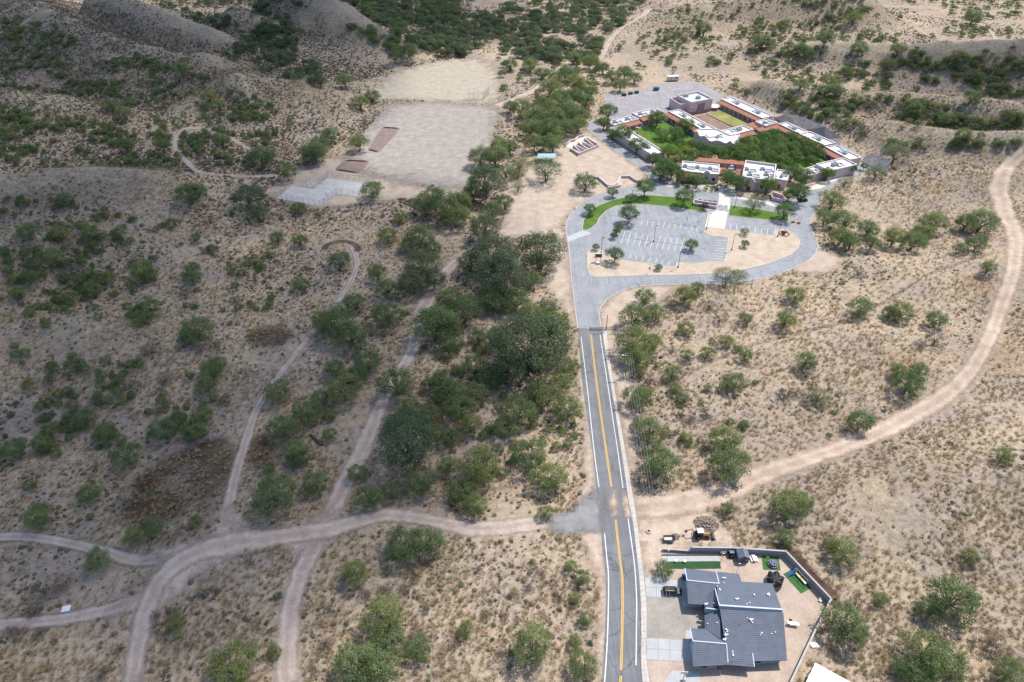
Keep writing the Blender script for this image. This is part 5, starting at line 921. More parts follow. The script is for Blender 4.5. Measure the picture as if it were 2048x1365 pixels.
def rubble(name, px, n, smax, label, cat, mat='rubble', h=1.2):
    p0 = [Vector(hit(u, v)) for u, v in px]; c = sum(p0, Vector()) / len(p0); r = empty(name, c, label, cat); rr = max((q - c).length for q in p0); q = MB()
    for i in range(n):
        d = rr * math.sqrt(random.random()) * .9; w = random.random() * 6.28; x, y = c.x + d * math.cos(w), c.y + d * math.sin(w) * .8; s_ = random.uniform(.2, 1) * smax; z = c.z + h * max(0, 1 - d / rr) ** 1.2
        q.box((x, y, z), (s_, s_ * random.uniform(.5, 1), s_ * .7), random.random() * 3, random.uniform(.5, .9))
    V = []; F = []; n2 = 20; lv = 6
    for k in range(lv):
        for i in range(n2): w = 2 * math.pi * i / n2; d = rr * (1 - k / lv) * (.8 + .4 * float(vnoise(np.array(math.cos(w) * 2 + 5 + k), np.array(math.sin(w) * 2 + c.x), 3))); V.append((c.x + d * math.cos(w), c.y + .8 * d * math.sin(w), c.z - .05 + h * (k / lv) ** 1.3))
    V.append((c.x, c.y, c.z + h))
    for k in range(lv - 1):
        for i in range(n2): F.append((k * n2 + i, k * n2 + (i + 1) % n2, (k + 1) * n2 + (i + 1) % n2, (k + 1) * n2 + i))
    F += [((lv - 1) * n2 + i, (lv - 1) * n2 + (i + 1) % n2, len(V) - 1) for i in range(n2)]
    MB().add(V, F).build('mound', mat if mat != 'dead_wood' else 'rubble', r, smooth=True); ch = q.build('chunks', mat, r); ch['kind'] = 'stuff'
rubble('rubble_pile', [(1385, 1050), (1440, 1050), (1412, 1035), (1412, 1066)], 160, .7, 'brown heap of earth and broken stone behind the backhoe', 'rubble')
rubble('rubble_pile', [(1340, 1072), (1362, 1078), (1350, 1066), (1352, 1084)], 60, .4, 'low grey gravel heap next to the utility trailer', 'rubble', h=.6)
for i, (u, v, n_) in enumerate(((345, 925, 14), (380, 912, 16), (430, 955, 12), (368, 945, 10), (590, 1000, 0), (1133, 985, 6))):
    if not n_: continue
    c = hit(u, v); r_ = empty('branch_pile', c, ('bleached dead branches strewn on the burnt ground, ' + ('edge of the rusty patch', 'longest spread', 'beside the narrow track', 'smallest heap')[i]) if i < 4 else 'bleached dead branches beside a mesquite near the road shoulder', 'branches'); 
    for k in range(n_): a = c + Vector((random.uniform(-4, 4), random.uniform(-3, 3), .1)); w = random.random() * 6.28; l = random.uniform(.8, 2.4); MB().cyl(a, a + Vector((l * math.cos(w), l * math.sin(w), random.uniform(.1, .5))), .10, .04, 5).build('branch', 'dead_wood', r_)
c = hit(133, 1219); r_ = empty('foam_sheet', c, 'white rectangular panel lying on the dry grass by the track', 'panel'); MB().box((c.x, c.y, c.z + .2), (1.9, 1.6, .12), .2).build('sheet', 'white_metal', r_); MB().box((c.x + .4, c.y + .2, c.z + .32), (1.2, 1.1, .1), .2).build('top_sheet', 'white_metal', r_)
a, b_ = hit(622, 872), hit(645, 893); r_ = empty('fallen_trunk', a, 'dark fallen tree trunk lying beside the mesquites', 'log'); MB().cyl(a + Vector((0, 0, .4)), b_ + Vector((0, 0, .3)), .4, .55, 10).build('trunk', 'dark_steel', r_); MB().cyl(a.lerp(b_, .6) + Vector((0, 0, .4)), a.lerp(b_, .6) + Vector((1.5, .6, 1.0)), .2, .06, 6).build('stub', 'dark_steel', r_)
for i, (u, v, lb) in enumerate(((505, 678, 'white litter by the bright bush on burnt soil'), (628, 720, 'scattered white litter near the narrow track'), (572, 835, 'white plastic litter on top of a mesquite clump edge'))):
    c = hit(u, v); r_ = empty('litter_pile', c, lb, 'litter')
    for k in range(6): MB().box((c.x + random.uniform(-1.2, 1.2), c.y + random.uniform(-.8, .8), c.z + .12), (random.uniform(.3, .8), random.uniform(.2, .5), .15), random.random() * 3, .7).build('bag', 'white_plastic', r_)
# ------------------------------------------------------------------ courts, pits, goals, fences
CT = [(554, 396), (583, 374), (612, 366)]
ct = slab('sports_court', P2([(553, 397), (583, 372), (628, 379), (656, 355.5), (737, 367), (718, 394.5), (673, 388), (641, 413)]), .08, .1, 'court_concrete')
def linkfence(px, h, label, name='chain_link_fence', sp=3.0):
    W = [Vector(hit(u, v)) for u, v in px]; c = sum(W, Vector()) / len(W); r = empty(name, c, label, 'fence', 'chain link fences')
    for a, b_ in zip(W[:-1], W[1:]):
        d = b_ - a; n = max(1, int(d.length / sp)); e = d / n
        for i in range(n):
            p, q = a + e * i, a + e * (i + 1); MB().cyl(p, p + Vector((0, 0, h)), .06, n=6).build('post', 'hvac', r)
            mb = MB(); mb.cyl(p + Vector((0, 0, h)), q + Vector((0, 0, h)), .035, n=4, cap=False)
            for k in range(-4, 9):
                for s_ in (1, -1):
                    x0, x1 = (k / 8, k / 8 + .5)
                    y0, y1 = (0, 1) if s_ > 0 else (1, 0)
                    t0, t1 = max(0, -x0 / .5), min(1, (1 - x0) / .5)
                    if t1 - t0 < .05: continue
                    f = lambda t_: p.lerp(q, x0 + .5 * t_) + Vector((0, 0, h * (y0 + (y1 - y0) * t_)))
                    mb.cyl(f(t0), f(t1), .014, n=3, cap=False)
            mb.build('mesh_panel', 'steel', r)
        MB().cyl(b_, b_ + Vector((0, 0, h)), .06, n=6).build('post', 'hvac', r)
linkfence([(553, 397), (641, 413.5), (673, 388.5), (718, 395), (738, 366)], 3.2, 'chain link fence along the near sides of the sports courts'); linkfence([(656, 355), (741, 367)], 3.2, 'chain link fence between the sports courts and the playing field')
linkfence([(553, 397), (572, 382)], 3.2, 'short chain link fence at the narrow end of the sports courts'); linkfence([(605, 371), (625, 377), (656, 354.5)], 3.2, 'chain link fence round the notch of the sports courts')
for u, v, lb in ((572, 380, 'basketball hoop by the short end fence of the courts'), (653, 398, 'basketball hoop at the corner of the lower court'), (648, 366, 'basketball hoop in the notch beside the playing field'), (726, 380, 'basketball hoop beside the round mesquite at the courts'), (620, 368, 'basketball hoop over the small practice slab')):
    p = at(u, v); r_ = empty('basketball_hoop', p, lb, 'hoop'); MB().cyl((p.x, p.y, 0), (p.x, p.y, 3.3), .09).build('pole', 'steel', r_); MB().box((p.x + .3, p.y, 3.4), (.1, 1.8, 1.1), .5).build('backboard', 'white_metal', r_); MB().cyl((p.x + .55, p.y, 3.05), (p.x + .55, p.y, 3.1), .25, n=10).build('rim', 'orange', r_)
for pts in ([(563, 392), (596, 398), (604, 391), (573, 385)], [(640, 380), (668, 384), (676, 377), (650, 372)], [(690, 370), (716, 374), (720, 384), (692, 380)]): struct(strip('court_line', P2(pts + pts[:1]), .16, .082, .088, 'white_paint'))
slab('practice_slab', P2([(605, 371), (618, 362), (637, 365), (624, 376)]), .06, .08, 'campus_dirt' if False else 'court_concrete')
def pit(px, label):
    p = [Vector(q[:2]) for q in P2(px)]; c = sum(p, Vector((0, 0))) / len(p); r = empty('earth_pit', (c.x, c.y, 0), label, 'pit', 'earth pits'); MB().prism([tuple(q) for q in p], -.05, .10).build('floor', 'pit_soil', r); n = len(p)
    for i in range(n):
        a, b_ = p[i], p[(i + 1) % n]; e = b_ - a; MB().box(((a.x + b_.x) / 2, (a.y + b_.y) / 2, .3), (e.length + .6, 1.0, .7), math.atan2(e.y, e.x), .6 if i else .5).build('bank', 'door_maroon' if i % 2 else 'rubble', r)
pit([(737, 300), (765, 256), (799, 258), (757, 305)], 'large sunken earth rectangle cut into the side of the playing field'); pit([(672, 340), (689, 322), (738, 324), (716, 347)], 'small reddish earth bed between the courts and the lone tree')
def goal(u, v, w, label, rz=0, h=2.2, mat='white_plastic'):
    p = hit(u, v); r = empty('goal_frame', p, label, 'goal', 'goal frames'); e = Vector((math.cos(rz), math.sin(rz), 0)); q = MB()
    for s_ in (-.5, .5): q.cyl(p + e * (w * s_), p + e * (w * s_) + Vector((0, 0, h)), .1, n=6)
    q.build('uprights', mat, r); MB().cyl(p - e * w / 2 + Vector((0, 0, h)), p + e * w / 2 + Vector((0, 0, h)), .1, n=6).build('crossbar', mat, r)
goal(835, 347, 7.3, 'white goal frame at the near end of the playing field'); goal(888, 205, 7.3, 'white goal frame where the dirt field meets the straw field'); goal(768, 234, 5, 'blue goal frame at the narrow corner of the dirt field', .2, 2.0, 'blue_plastic')
linkfence([(938, 201), (966, 201), (978, 190)], 5.0, 'tall ball-game backstop fence on the straw field', 'backstop', 2.5)
def wirefence(px, label, sp=5.0, h=1.5, rail=.03):
    X, Y = hits([q[0] for q in px], [q[1] for q in px]); L = smooth_line(list(zip(X, Y)), sp); r = empty('wire_fence', (L[0][0], L[0][1], float(terr(*L[0]))), label, 'fence', 'wire fences'); V = [Vector((x, y, float(terr(x, y)))) for x, y in L]
    for p in V: MB().cyl(p - Vector((0, 0, .2)), p + Vector((0, 0, h)), .07, n=5).build('post', 'wood', r)
    for k in range(4):
        q = MB()
        for a, b_ in zip(V[:-1], V[1:]): q.cyl(a + Vector((0, 0, h * (k + 1) / 4.2)), b_ + Vector((0, 0, h * (k + 1) / 4.2)), rail, n=3, cap=False)
        q.build('wire', 'dark_steel', r)
wirefence([(1290, 790), (1370, 752), (1450, 715), (1530, 685), (1600, 668), (1680, 648), (1740, 622), (1815, 578), (1870, 545), (1930, 525), (1985, 510)], 'wire fence climbing the dry slope from the roadside thicket to the dirt road', rail=.045)
wirefence([(1815, 300), (1820, 345), (1830, 395), (1850, 425), (1895, 450), (1935, 480)], 'wire fence dropping down the pale hill behind the drive')
wirefence([(560, 428), (620, 424), (680, 416), (740, 408), (800, 405), (900, 398), (960, 395)], 'wire fence along the foot of the sports courts')
# gates
def gate(px, label, h=1.3):
    W = [hit(u, v) for u, v in px]; r = empty('field_gate', W[0], label, 'gate')
    for a, b_ in zip(W[:-1], W[1:]):
        for q in (a, b_): MB().cyl(q, q + Vector((0, 0, h + .3)), .09, n=6).build('gate_post', 'door_maroon', r)
        for k in range(5): MB().cyl(a + Vector((0, 0, h * (k + 1) / 5)), b_ + Vector((0, 0, h * (k + 1) / 5)), .045, n=5).build('bar', 'dark_steel', r)
        MB().cyl(a + Vector((0, 0, .2)), b_ + Vector((0, 0, h)), .04, n=5).build('brace', 'dark_steel', r)
gate([(1457, 967), (1475, 983)], 'rusty tube gate across the dirt road beside two mesquites'); gate([(1203, 661), (1232, 660)], 'swing gate with mesh beside the head of the sidewalk'); gate([(1146, 668), (1156, 663)], 'short gate stub on the road shoulder under the mesquites')
gate([(1180, 661), (1203, 661)], 'swing gate leaf standing open over the road end')
# utility poles and overhead lines
def upole(p, h, label, arm=True, light=True):
    r = empty('utility_pole', p, label, 'pole', 'utility poles'); MB().cyl(p, p + Vector((0, 0, h)), .16, .11, 8).build('pole', 'wood', r)
    if arm: MB().box((p.x, p.y, h - .6), (2.6, .14, .16)).build('crossarm', 'wood', r)
    if light: MB().cyl((p.x, p.y, h - 1.6), (p.x - 1.6, p.y - .1, h - 1.2), .05).build('lamp_arm', 'steel', r); MB().box((p.x - 1.8, p.y - .1, h - 1.2), (.8, .35, .18)).build('lamp_head', 'white_plastic', r)
    return r
PA = at(1251, 752); upole(PA, 10.5, 'wooden utility pole with street lamp beside the roadside thicket'); PB = at(1212, 662); r_ = upole(PB, 7.5, 'leaning dark pole with lamp at the road gate', False); PC = at(1350, 1480); upole(PC, 12.5, 'wooden utility pole carrying the lines past the grey house', True, False)
for k in range(4):
    a = PA + Vector((-1.2 + .8 * k, 0, 10.0)); b_ = PC + Vector((-1.2 + .8 * k, 0, 12.0)); q = MB(); last = a
    for i in range(1, 19): t_ = i / 18; c = a.lerp(b_, t_) - Vector((0, 0, 2.2 * 4 * t_ * (1 - t_) * .5)); q.cyl(last, c, .022, n=3, cap=False); last = c
    tag(q.build('power_line', 'steel'), 'thin overhead power line running beside the road between two wooden poles', 'cable', 'overhead power lines')
for i, (u, v, lb) in enumerate(((1333, 1121, 'slim string-light post at the end of the putting strip'), (1441, 1127, 'slim string-light post at the strip end by the grill'), (1473, 1147, 'slim string-light post near the shed door'))):
    p = at(u, v); r_ = empty('light_post', p, lb, 'post', 'string light posts'); MB().cyl(p, p + Vector((-.1, .1, 4.2)), .06, .05, 6).build('pole', 'steel', r_); MB().box((p.x, p.y, 4.25), (.5, .12, .1)).build('bracket', 'steel', r_)

# ------------------------------------------------------------------ vegetation prototypes (unit size: crown about 1 wide)
def leaf_quads(C, Nrm, size, r):
    n = len(C); a = r.normal(size=(n, 3)); t1 = np.cross(Nrm, a); t1 /= np.linalg.norm(t1, axis=1)[:, None] + 1e-9; t2 = np.cross(Nrm, t1)
    s_ = size * r.uniform(.6, 1.35, (n, 1)); asp = r.uniform(.45, .8, (n, 1)); c4 = [C - t1 * s_ * .5, C + t2 * s_ * asp * .5, C + t1 * s_ * .5, C - t2 * s_ * asp * .5]
    return np.stack(c4, 1).reshape(-1, 3), np.arange(4 * n).reshape(-1, 4)
def crown(seed, height=.72, clumps=110, per=36, leaf=.032, low=.08, lump=.32, cl=.10, spread=1.0):
    r = np.random.default_rng(seed); C = []; T = []; centers = []
    ph = r.uniform(0, 6.28, 4)
    for i in range(clumps):
        w = r.uniform(0, 2 * np.pi); el = np.arcsin(r.uniform(-.25, 1)); rad = (r.uniform(.35, 1) ** .45) * .47 * (1 + lump * .5 * (np.sin(2 * w + ph[0]) * .5 + np.sin(3 * w + ph[1]) * .45 + np.sin(5 * w + ph[2]) * .35))
        c = np.array([np.cos(w) * np.cos(el) * rad * spread, np.sin(w) * np.cos(el) * rad * spread, low + (height - low) * (.42 + .52 * np.sin(el) * rad / .47)]); centers.append(c)
        k = cl * r.uniform(.6, 1.3); m_ = int(per * r.uniform(.6, 1.4)); d = r.normal(size=(m_, 3)); d /= np.linalg.norm(d, axis=1)[:, None]; C.append(c + d * (k * r.uniform(.3, 1, (m_, 1)) ** .6) * np.array([1, 1, .75])); T.append(np.full(m_, r.uniform(0, 1)) * .7 + r.uniform(0, .3, m_))
    C = np.vstack(C); T = np.concatenate(T); C[:, 2] = np.maximum(C[:, 2], .02); Nn = C - np.array([0, 0, height * .35]); Nn /= np.linalg.norm(Nn, axis=1)[:, None] + 1e-9; Nn = Nn + r.normal(size=Nn.shape) * .75 + np.array([0, 0, .35]); Nn /= np.linalg.norm(Nn, axis=1)[:, None]
    V, F = leaf_quads(C, Nn, leaf, r); return V, F, np.repeat(T, 4), centers
def trunk_mb(seed, centers, low=.05, stems=3, r0=.022):
    rr = random.Random(seed); q = MB(); cs = rr.sample(centers, min(len(centers), 16)); forks = [Vector((rr.uniform(-.06, .06), rr.uniform(-.06, .06), .14 + rr.uniform(0, .08))) for _ in range(stems)]
    for f in forks: q.cyl((f.x * .3, f.y * .3, -.02), f, r0, r0 * .75, 6)
    for i, c in enumerate(cs): f = forks[i % stems]; c = Vector(c) * .9; m_ = f.lerp(c, .5) + Vector((0, 0, .04)); q.cyl(f, m_, r0 * .6, r0 * .4, 5); q.cyl(m_, c, r0 * .4, r0 * .15, 4)
    return q
KINDS = {}
def proto(kind, n, mat, name, **kw):
    KINDS[kind] = (name, [])
    for i in range(n):
        V, F, T, cs = crown(hash((kind, i)) % 9999 if False else sum(map(ord, kind)) * 31 + i, **kw); co = mesh_np('crown', V, F, mat, {'tint': T}); me = co.data; bpy.data.objects.remove(co)
        to = trunk_mb(i + 5, cs).build('trunk', 'bark'); tm = to.data; bpy.data.objects.remove(to); KINDS[kind][1].append((me, tm))
proto('m', 7, 'leaf_mesquite', 'mesquite_tree', clumps=120, per=46, leaf=.031, cl=.115, height=.78); proto('d', 4, 'leaf_dark', 'oak_tree', clumps=150, per=48, height=.85, lump=.25, leaf=.027, cl=.115); proto('g', 4, 'leaf_lush', 'shade_tree', clumps=130, per=44, height=.86, lump=.2, leaf=.032, low=.2, cl=.11)
proto('y', 2, 'leaf_yellow', 'yellow_green_tree', height=.85); proto('p', 3, 'leaf_pale', 'palo_verde_tree', clumps=110, per=34, height=.68, lump=.45, leaf=.026, cl=.12); proto('s', 4, 'twig_grey', 'grey_shrub', clumps=60, per=26, height=.6, leaf=.034, low=.02); proto('v', 1, 'leaf_purple', 'plum_tree', height=.8)
def place(kind, x, y, w, label, cat, group=None, vi=None, hs=1.0):
    name, pr = KINDS[kind]; me, tm = pr[(vi if vi is not None else random.randrange(len(pr))) % len(pr)]
    r = bpy.data.objects.new(name, None); COL.objects.link(r); r.location = (x, y, float(terr(x, y)) - .03); r.rotation_euler = (0, 0, random.uniform(0, 6.28)); r.scale = (w * random.uniform(.94, 1.06), w * random.uniform(.94, 1.06), w * hs * random.uniform(.9, 1.1)); r.empty_display_size = .3
    for nm, dat in (('trunk', tm), ('crown', me)): c = bpy.data.objects.new(nm, dat); COL.objects.link(c); c.parent = r
    tag(r, label, cat, group); return r
TREES = {}
def region(u, v):
    if v < 118 and 480 < u < 1330: return 'in the far wood beyond the playing field'
    if u > 1180 and v < 210: return 'on the hills behind the school'
    if u > 1500 and v < 330: return 'above the dark concrete banks'
    if 980 < u <= 1215 and v < 320: return 'in the belt before the school'
    if u > 1560 and v < 600: return 'on the slope outside the loop drive'
    if u > 1230 and v < 985: return 'on the slope between the roads'
    if u > 1300: return 'on the slope beyond the house'
    if v < 440 and u > 700: return 'along the field edge'
    if v < 330: return 'on the ridge beside the playing field'
    if v < 450: return 'on the flats around the courts'
    if u > 780 and v > 1060 or u > 640 and v > 1075: return 'on the lot below the cross track'
    if v > 1075: return 'between the forking dirt tracks'
    wash = np.interp(v, [480, 600, 700, 810, 920, 1030], [965, 855, 822, 763, 716, 662])
    if u > wash: return 'in the roadside thicket'
    trk = np.interp(v, [480, 585, 650, 770, 890, 1060], [720, 690, 640, 545, 490, 447])
    if u > trk: return 'between narrow track and wash'
    return 'on the slope above the narrow track'
LAND = {'in the far wood beyond the playing field': ('straw field', (900, 125)), 'on the hills behind the school': ('white trailer', (1345, 162)), 'above the dark concrete banks': ('corner school block', (1690, 330)), 'in the belt before the school': ('picnic shelter', (1093, 322)), 'on the slope outside the loop drive': ('orange barriers', (1590, 447)), 'on the slope between the roads': ('tube gate', (1466, 975)), 'on the slope beyond the house': ('yard wall corner', (1663, 1200)), 'along the field edge': ('near goal frame', (835, 347)), 'on the ridge beside the playing field': ('sports courts', (640, 385)), 'on the flats around the courts': ('sports courts', (640, 385)), 'on the lot below the cross track': ('asphalt apron', (1150, 1045)), 'between the forking dirt tracks': ('white panel', (133, 1219)), 'in the roadside thicket': ('road gate', (1190, 661)), 'between narrow track and wash': ('fallen trunk', (633, 882)), 'on the slope above the narrow track': ('tyre ring', (683, 499))}
ADJ = {'m': 'feathery mesquite', 'd': 'dark oak', 'g': 'lush round shade tree', 'p': 'airy palo verde', 's': 'grey shrub', 'y': 'yellow-green leafy tree'}
CAT = {'s': 'shrub'}
L_ = """255,918,55 180,990,50 80,1037,55 62,970,30 197,1125,50 272,1075,45 308,1055,45 393,1045,30 352,1253,38 468,1340,92 548,995,90 632,970,55 540,940,30 575,1115,22 550,1305,30
738,998,55 715,950,40 710,1150,55 805,1098,75 850,1090,72 768,1235,85 775,1280,70 715,1335,90 760,1340,80 835,1300,55 930,1262,35 957,1248,28 955,1298,22 1065,1295,85 1150,1285,30 1165,1335,60 1140,1080,25 1090,1028,32 960,940,85 925,985,60 948,1015,50 897,935,45 840,965,70 788,985,45 1100,960,70 1060,915,75 1010,860,50 1035,830,70
1100,785,85,p 1135,825,60 1125,760,50 1140,735,40 1075,790,50 1095,620,40 1060,640,60 1030,610,60 985,605,60 930,630,65 900,600,50 870,660,85 905,690,50 955,680,40 1000,680,60 940,530,55 1060,565,45 1010,600,50 870,640,55 895,655,50
840,480,60 865,502,42 822,492,45 1000,300,45 990,320,50 1040,330,50,p 1093,345,65,p 1037,375,30,p 1040,432,26 1010,410,38 985,425,40 885,420,70 910,440,55 850,415,55 870,395,40 920,410,50 775,475,42 800,438,30 780,442,27 815,398,25 797,392,23 745,385,48 718,292,38 575,350,42 527,322,55 630,312,50 660,275,40 615,300,28 505,318,32
380,395,55 395,385,36 130,405,32 597,420,32 645,448,28 555,445,20 720,210,36 745,195,32 690,165,32 718,480,26 680,525,46 555,480,32 600,485,30 575,462,24 497,530,24 498,552,27 602,572,35 385,560,38 755,550,42 775,582,50 710,610,46 775,638,62 675,655,75 705,680,62 648,648,52 617,702,28 735,730,60 690,785,72 712,757,52 670,742,42 793,775,72 820,820,46 860,830,50 880,768,52 905,790,60 950,740,62 990,760,52 955,792,52 880,800,42 920,825,60 940,855,52 870,870,40 900,880,44
555,790,56 615,828,62 570,860,62 590,905,52 602,922,42 660,832,30 660,872,30 640,800,40 395,665,60 382,680,40 425,745,50 415,775,42 435,730,36 300,620,50 285,640,36 325,865,56 350,850,30 388,860,52 405,835,40 210,870,46 170,840,44 25,905,52 85,890,40 100,868,32 140,600,38 105,520,42 60,560,32 185,582,40 175,560,44 210,560,36 285,545,45 300,555,36 385,540,30 430,535,26 120,660,20 60,470,38 120,470,34 180,470,30 290,490,26 240,470,30 40,590,32
1290,600,40 1268,640,60 1312,630,42 1265,690,76 1272,722,62 1302,690,46 1370,597,46 1395,580,30 1345,625,26 1425,640,26 1372,660,36 1490,640,30 1570,645,42 1590,595,42 1602,578,28 1720,620,52 1800,630,52 1780,628,34 1870,645,40 1375,715,30 1320,720,28 1415,708,30 1452,685,30 1490,712,30 1490,672,26 1612,727,45 1470,770,46 1500,792,22 1435,775,20 1365,800,30 1345,750,36 1270,802,52 1290,790,34 1815,772,60 1795,745,34 1838,742,34 1635,797,46,p 1720,848,54 1555,855,22 1528,862,16 1450,885,66 1455,938,76 1300,868,60 1275,850,30 1320,935,78 1272,915,26 1372,880,30 1350,780,30 1975,540,32 1952,492,42 1920,500,30
1650,440,44 1690,448,52 1680,478,48 1700,490,40 1735,462,42 1742,492,36 1785,482,46 1825,488,48 1862,450,52 1842,470,40 1962,448,62 1930,452,40 1690,365,30,p 1665,405,52 1790,312,54,p 1750,350,42,p 1772,412,26 1760,400,18 1850,335,26 1920,320,24 1990,345,22 1935,370,22 1980,395,22 1575,1018,72 1605,1005,40 1685,1110,62 1570,1078,40 1700,1062,28 1940,1115,40 1900,1205,100 1860,1225,50 1690,1252,86 1760,1202,32 1850,1310,90 1890,1330,80 1830,1345,60 1800,1340,40 2015,1350,60 1455,1022,30 1485,1030,26 2005,915,40 1945,995,26 1900,985,24 1850,1080,26 1640,1020,26 1660,1090,30 1625,1320,22
1060,135,36 1020,132,32 1100,182,42 1130,152,40 1150,172,46 1120,202,42 1090,212,36 1040,222,46 1020,218,30 1080,242,50 1110,240,46 1140,232,50 1170,208,36 1182,190,30 1130,262,46 1095,265,50 1060,262,46 1070,292,42 1105,292,46 1150,200,40 1165,235,36 1110,160,34 1085,150,32 1145,120,34 1180,130,34 1205,140,30 1225,158,34 1250,150,36 1270,160,30 1240,175,30 1130,220,40 1160,180,36 1110,275,40 1120,245,40 1075,215,34 1155,255,40 1105,225,38 1055,240,36
1455,556,56,p 1480,552,32,p 1525,565,26 1170,370,46 1036,350,30,p 1012,345,40,p 1020,300,34 1328,1140,40 1298,1052,20 505,676,16,y 1105,648,48,y 1140,1135,30 1165,1160,36 1150,1200,30 1170,1240,30
1060,700,150,d 1015,745,70,d 1100,690,80,d 985,520,95,d 1000,562,105,d 1080,512,95,d 845,535,75,d 828,570,62,d 868,565,50,d 815,895,120,d 800,850,60,d 970,460,62,d 972,375,78,d 945,392,42,d 960,320,46,d 497,400,62,d 515,428,42,d 640,290,40,d 625,318,40,d 1060,128,28,d 820,110,36,d 790,118,30,d 640,165,28,d 1775,155,22,d 1690,150,26,d
1010,1230,20,s 1055,1175,22,s 1025,1190,20,s 970,1230,24,s 1085,1145,24,s 1120,1195,26,s 1035,1245,22,s 1110,1165,26,s 830,1150,34,s 810,1175,26,s 770,1180,30,s 850,1215,24,s 730,1190,26,s 650,1290,34,s 660,1220,24,s 840,1260,22,s 905,1290,22,s 630,1340,30,s 1000,1310,22,s 500,1125,22,s 350,1222,26,s 315,1260,24,s 85,1180,60,s 130,1165,46,s 70,1220,34,s 35,1265,34,s 20,1260,24,s 80,1265,28,s 240,1300,26,s 205,1345,30,s 310,1230,24,s 405,1190,22,s 385,1290,22,s 1440,640,30,s 1420,612,30,s 1345,610,30,s 1570,790,34,s 1590,785,26,s 1415,830,34,s 1405,880,22,s 1380,840,30,s 1980,1285,62,s 2030,1320,40,s 1870,680,40,s 1840,690,26,s 1720,545,24,s 560,680,22,s 640,430,20,s 430,690,26,s 470,600,24,s 300,700,34,s 330,760,36,s 260,770,30,s 210,720,26,s 370,590,26,s 415,500,26,s 270,520,26,s 140,540,34,s 60,650,26,s 150,720,26,s 100,760,30,s 400,700,22,s 1300,760,34,s 1280,745,30,s 1345,700,26,s 1340,870,26,s"""
cnt = {}; spec = []
for tok in L_.split():
    q = tok.split(','); spec.append((float(q[0]), float(q[1]), float(q[2]), q[3] if len(q) > 3 else 'm'))
# further individual trees on the slopes, thinned by clumping noise
def band(poly, n, w0, w1, kind, seed, thr=.45, sc=60.0):
    r = np.random.default_rng(seed); us = [q[0] for q in poly]; vs_ = [q[1] for q in poly]; out = []; tries = 0
    while len(out) < n and tries < 60:
        tries += 1; u = r.uniform(min(us), max(us), 200); v = r.uniform(min(vs_), max(vs_), 200); ok = inside(u, v, poly) & (fbm(u / sc, v / (sc * .5), 3, seed) + r.normal(0, .06, 200) > thr)
        for a, b_ in zip(u[ok], v[ok]):
            w = r.uniform(w0, w1)
            if all((a - o[0]) ** 2 + (b_ - o[1]) ** 2 * 3 > (.55 * (w + o[2]) / 2) ** 2 for o in out) and len(out) < n: out.append((float(a), float(b_), float(w), kind))
    return out
spec += band([(1190, 160), (1290, 60), (1420, 20), (2046, 20), (2046, 270), (1800, 300), (1640, 235), (1470, 175), (1340, 150)], 78, 20, 34, 'm', 3, .44)
spec += band([(20, 250), (330, 130), (500, 190), (640, 240), (480, 320), (300, 330), (20, 340)], 34, 20, 32, 'm', 5, .40)
nm_ = {'m': 0}; X, Y = None, None
arr = np.array([(q[0], q[1], q[2]) for q in spec]); wm = np.array([q[2] / ppm(q[1]) for q in spec]); hf = np.array([{'g': .92, 'd': .78}.get(q[3], .7) for q in spec])
X, Y = hits(arr[:, 0], arr[:, 1], wm * hf * .42)
order = np.argsort(-arr[:, 2]); used = {}
for i in order:
    u, v, w, k = spec[i]
    if used.get(k, 0) >= 296: continue
    used[k] = used.get(k, 0) + 1; rg = region(u, v); size = 'large ' if wm[i] > 8.5 else 'small ' if wm[i] < 5 else ''
    PL = place(k, float(X[i]), float(Y[i]), float(wm[i]) * 1.06, f"{size}{ADJ[k]} {rg}", CAT.get(k, 'tree'), f"{size}{ADJ[k]} plants {rg}")
    TREES.setdefault((PL['label'], rg), []).append(PL)
ORD = ['first ', 'second ', 'third ', 'fourth ', 'fifth ', 'sixth ', 'seventh ', 'eighth ', 'ninth ', 'tenth ', 'eleventh ', 'twelfth ']
for (lb, rg), ob in TREES.items():
    if len(ob) > 12: continue
    ln, px = LAND[rg]; c = at(*px); ob.sort(key=lambda o: (o.location.x - c.x) ** 2 + (o.location.y - c.y) ** 2)
    if len(ob) > 1:
        for q, o in enumerate(ob): o['label'] = f"{lb}, {ORD[q]}from the {ln}"
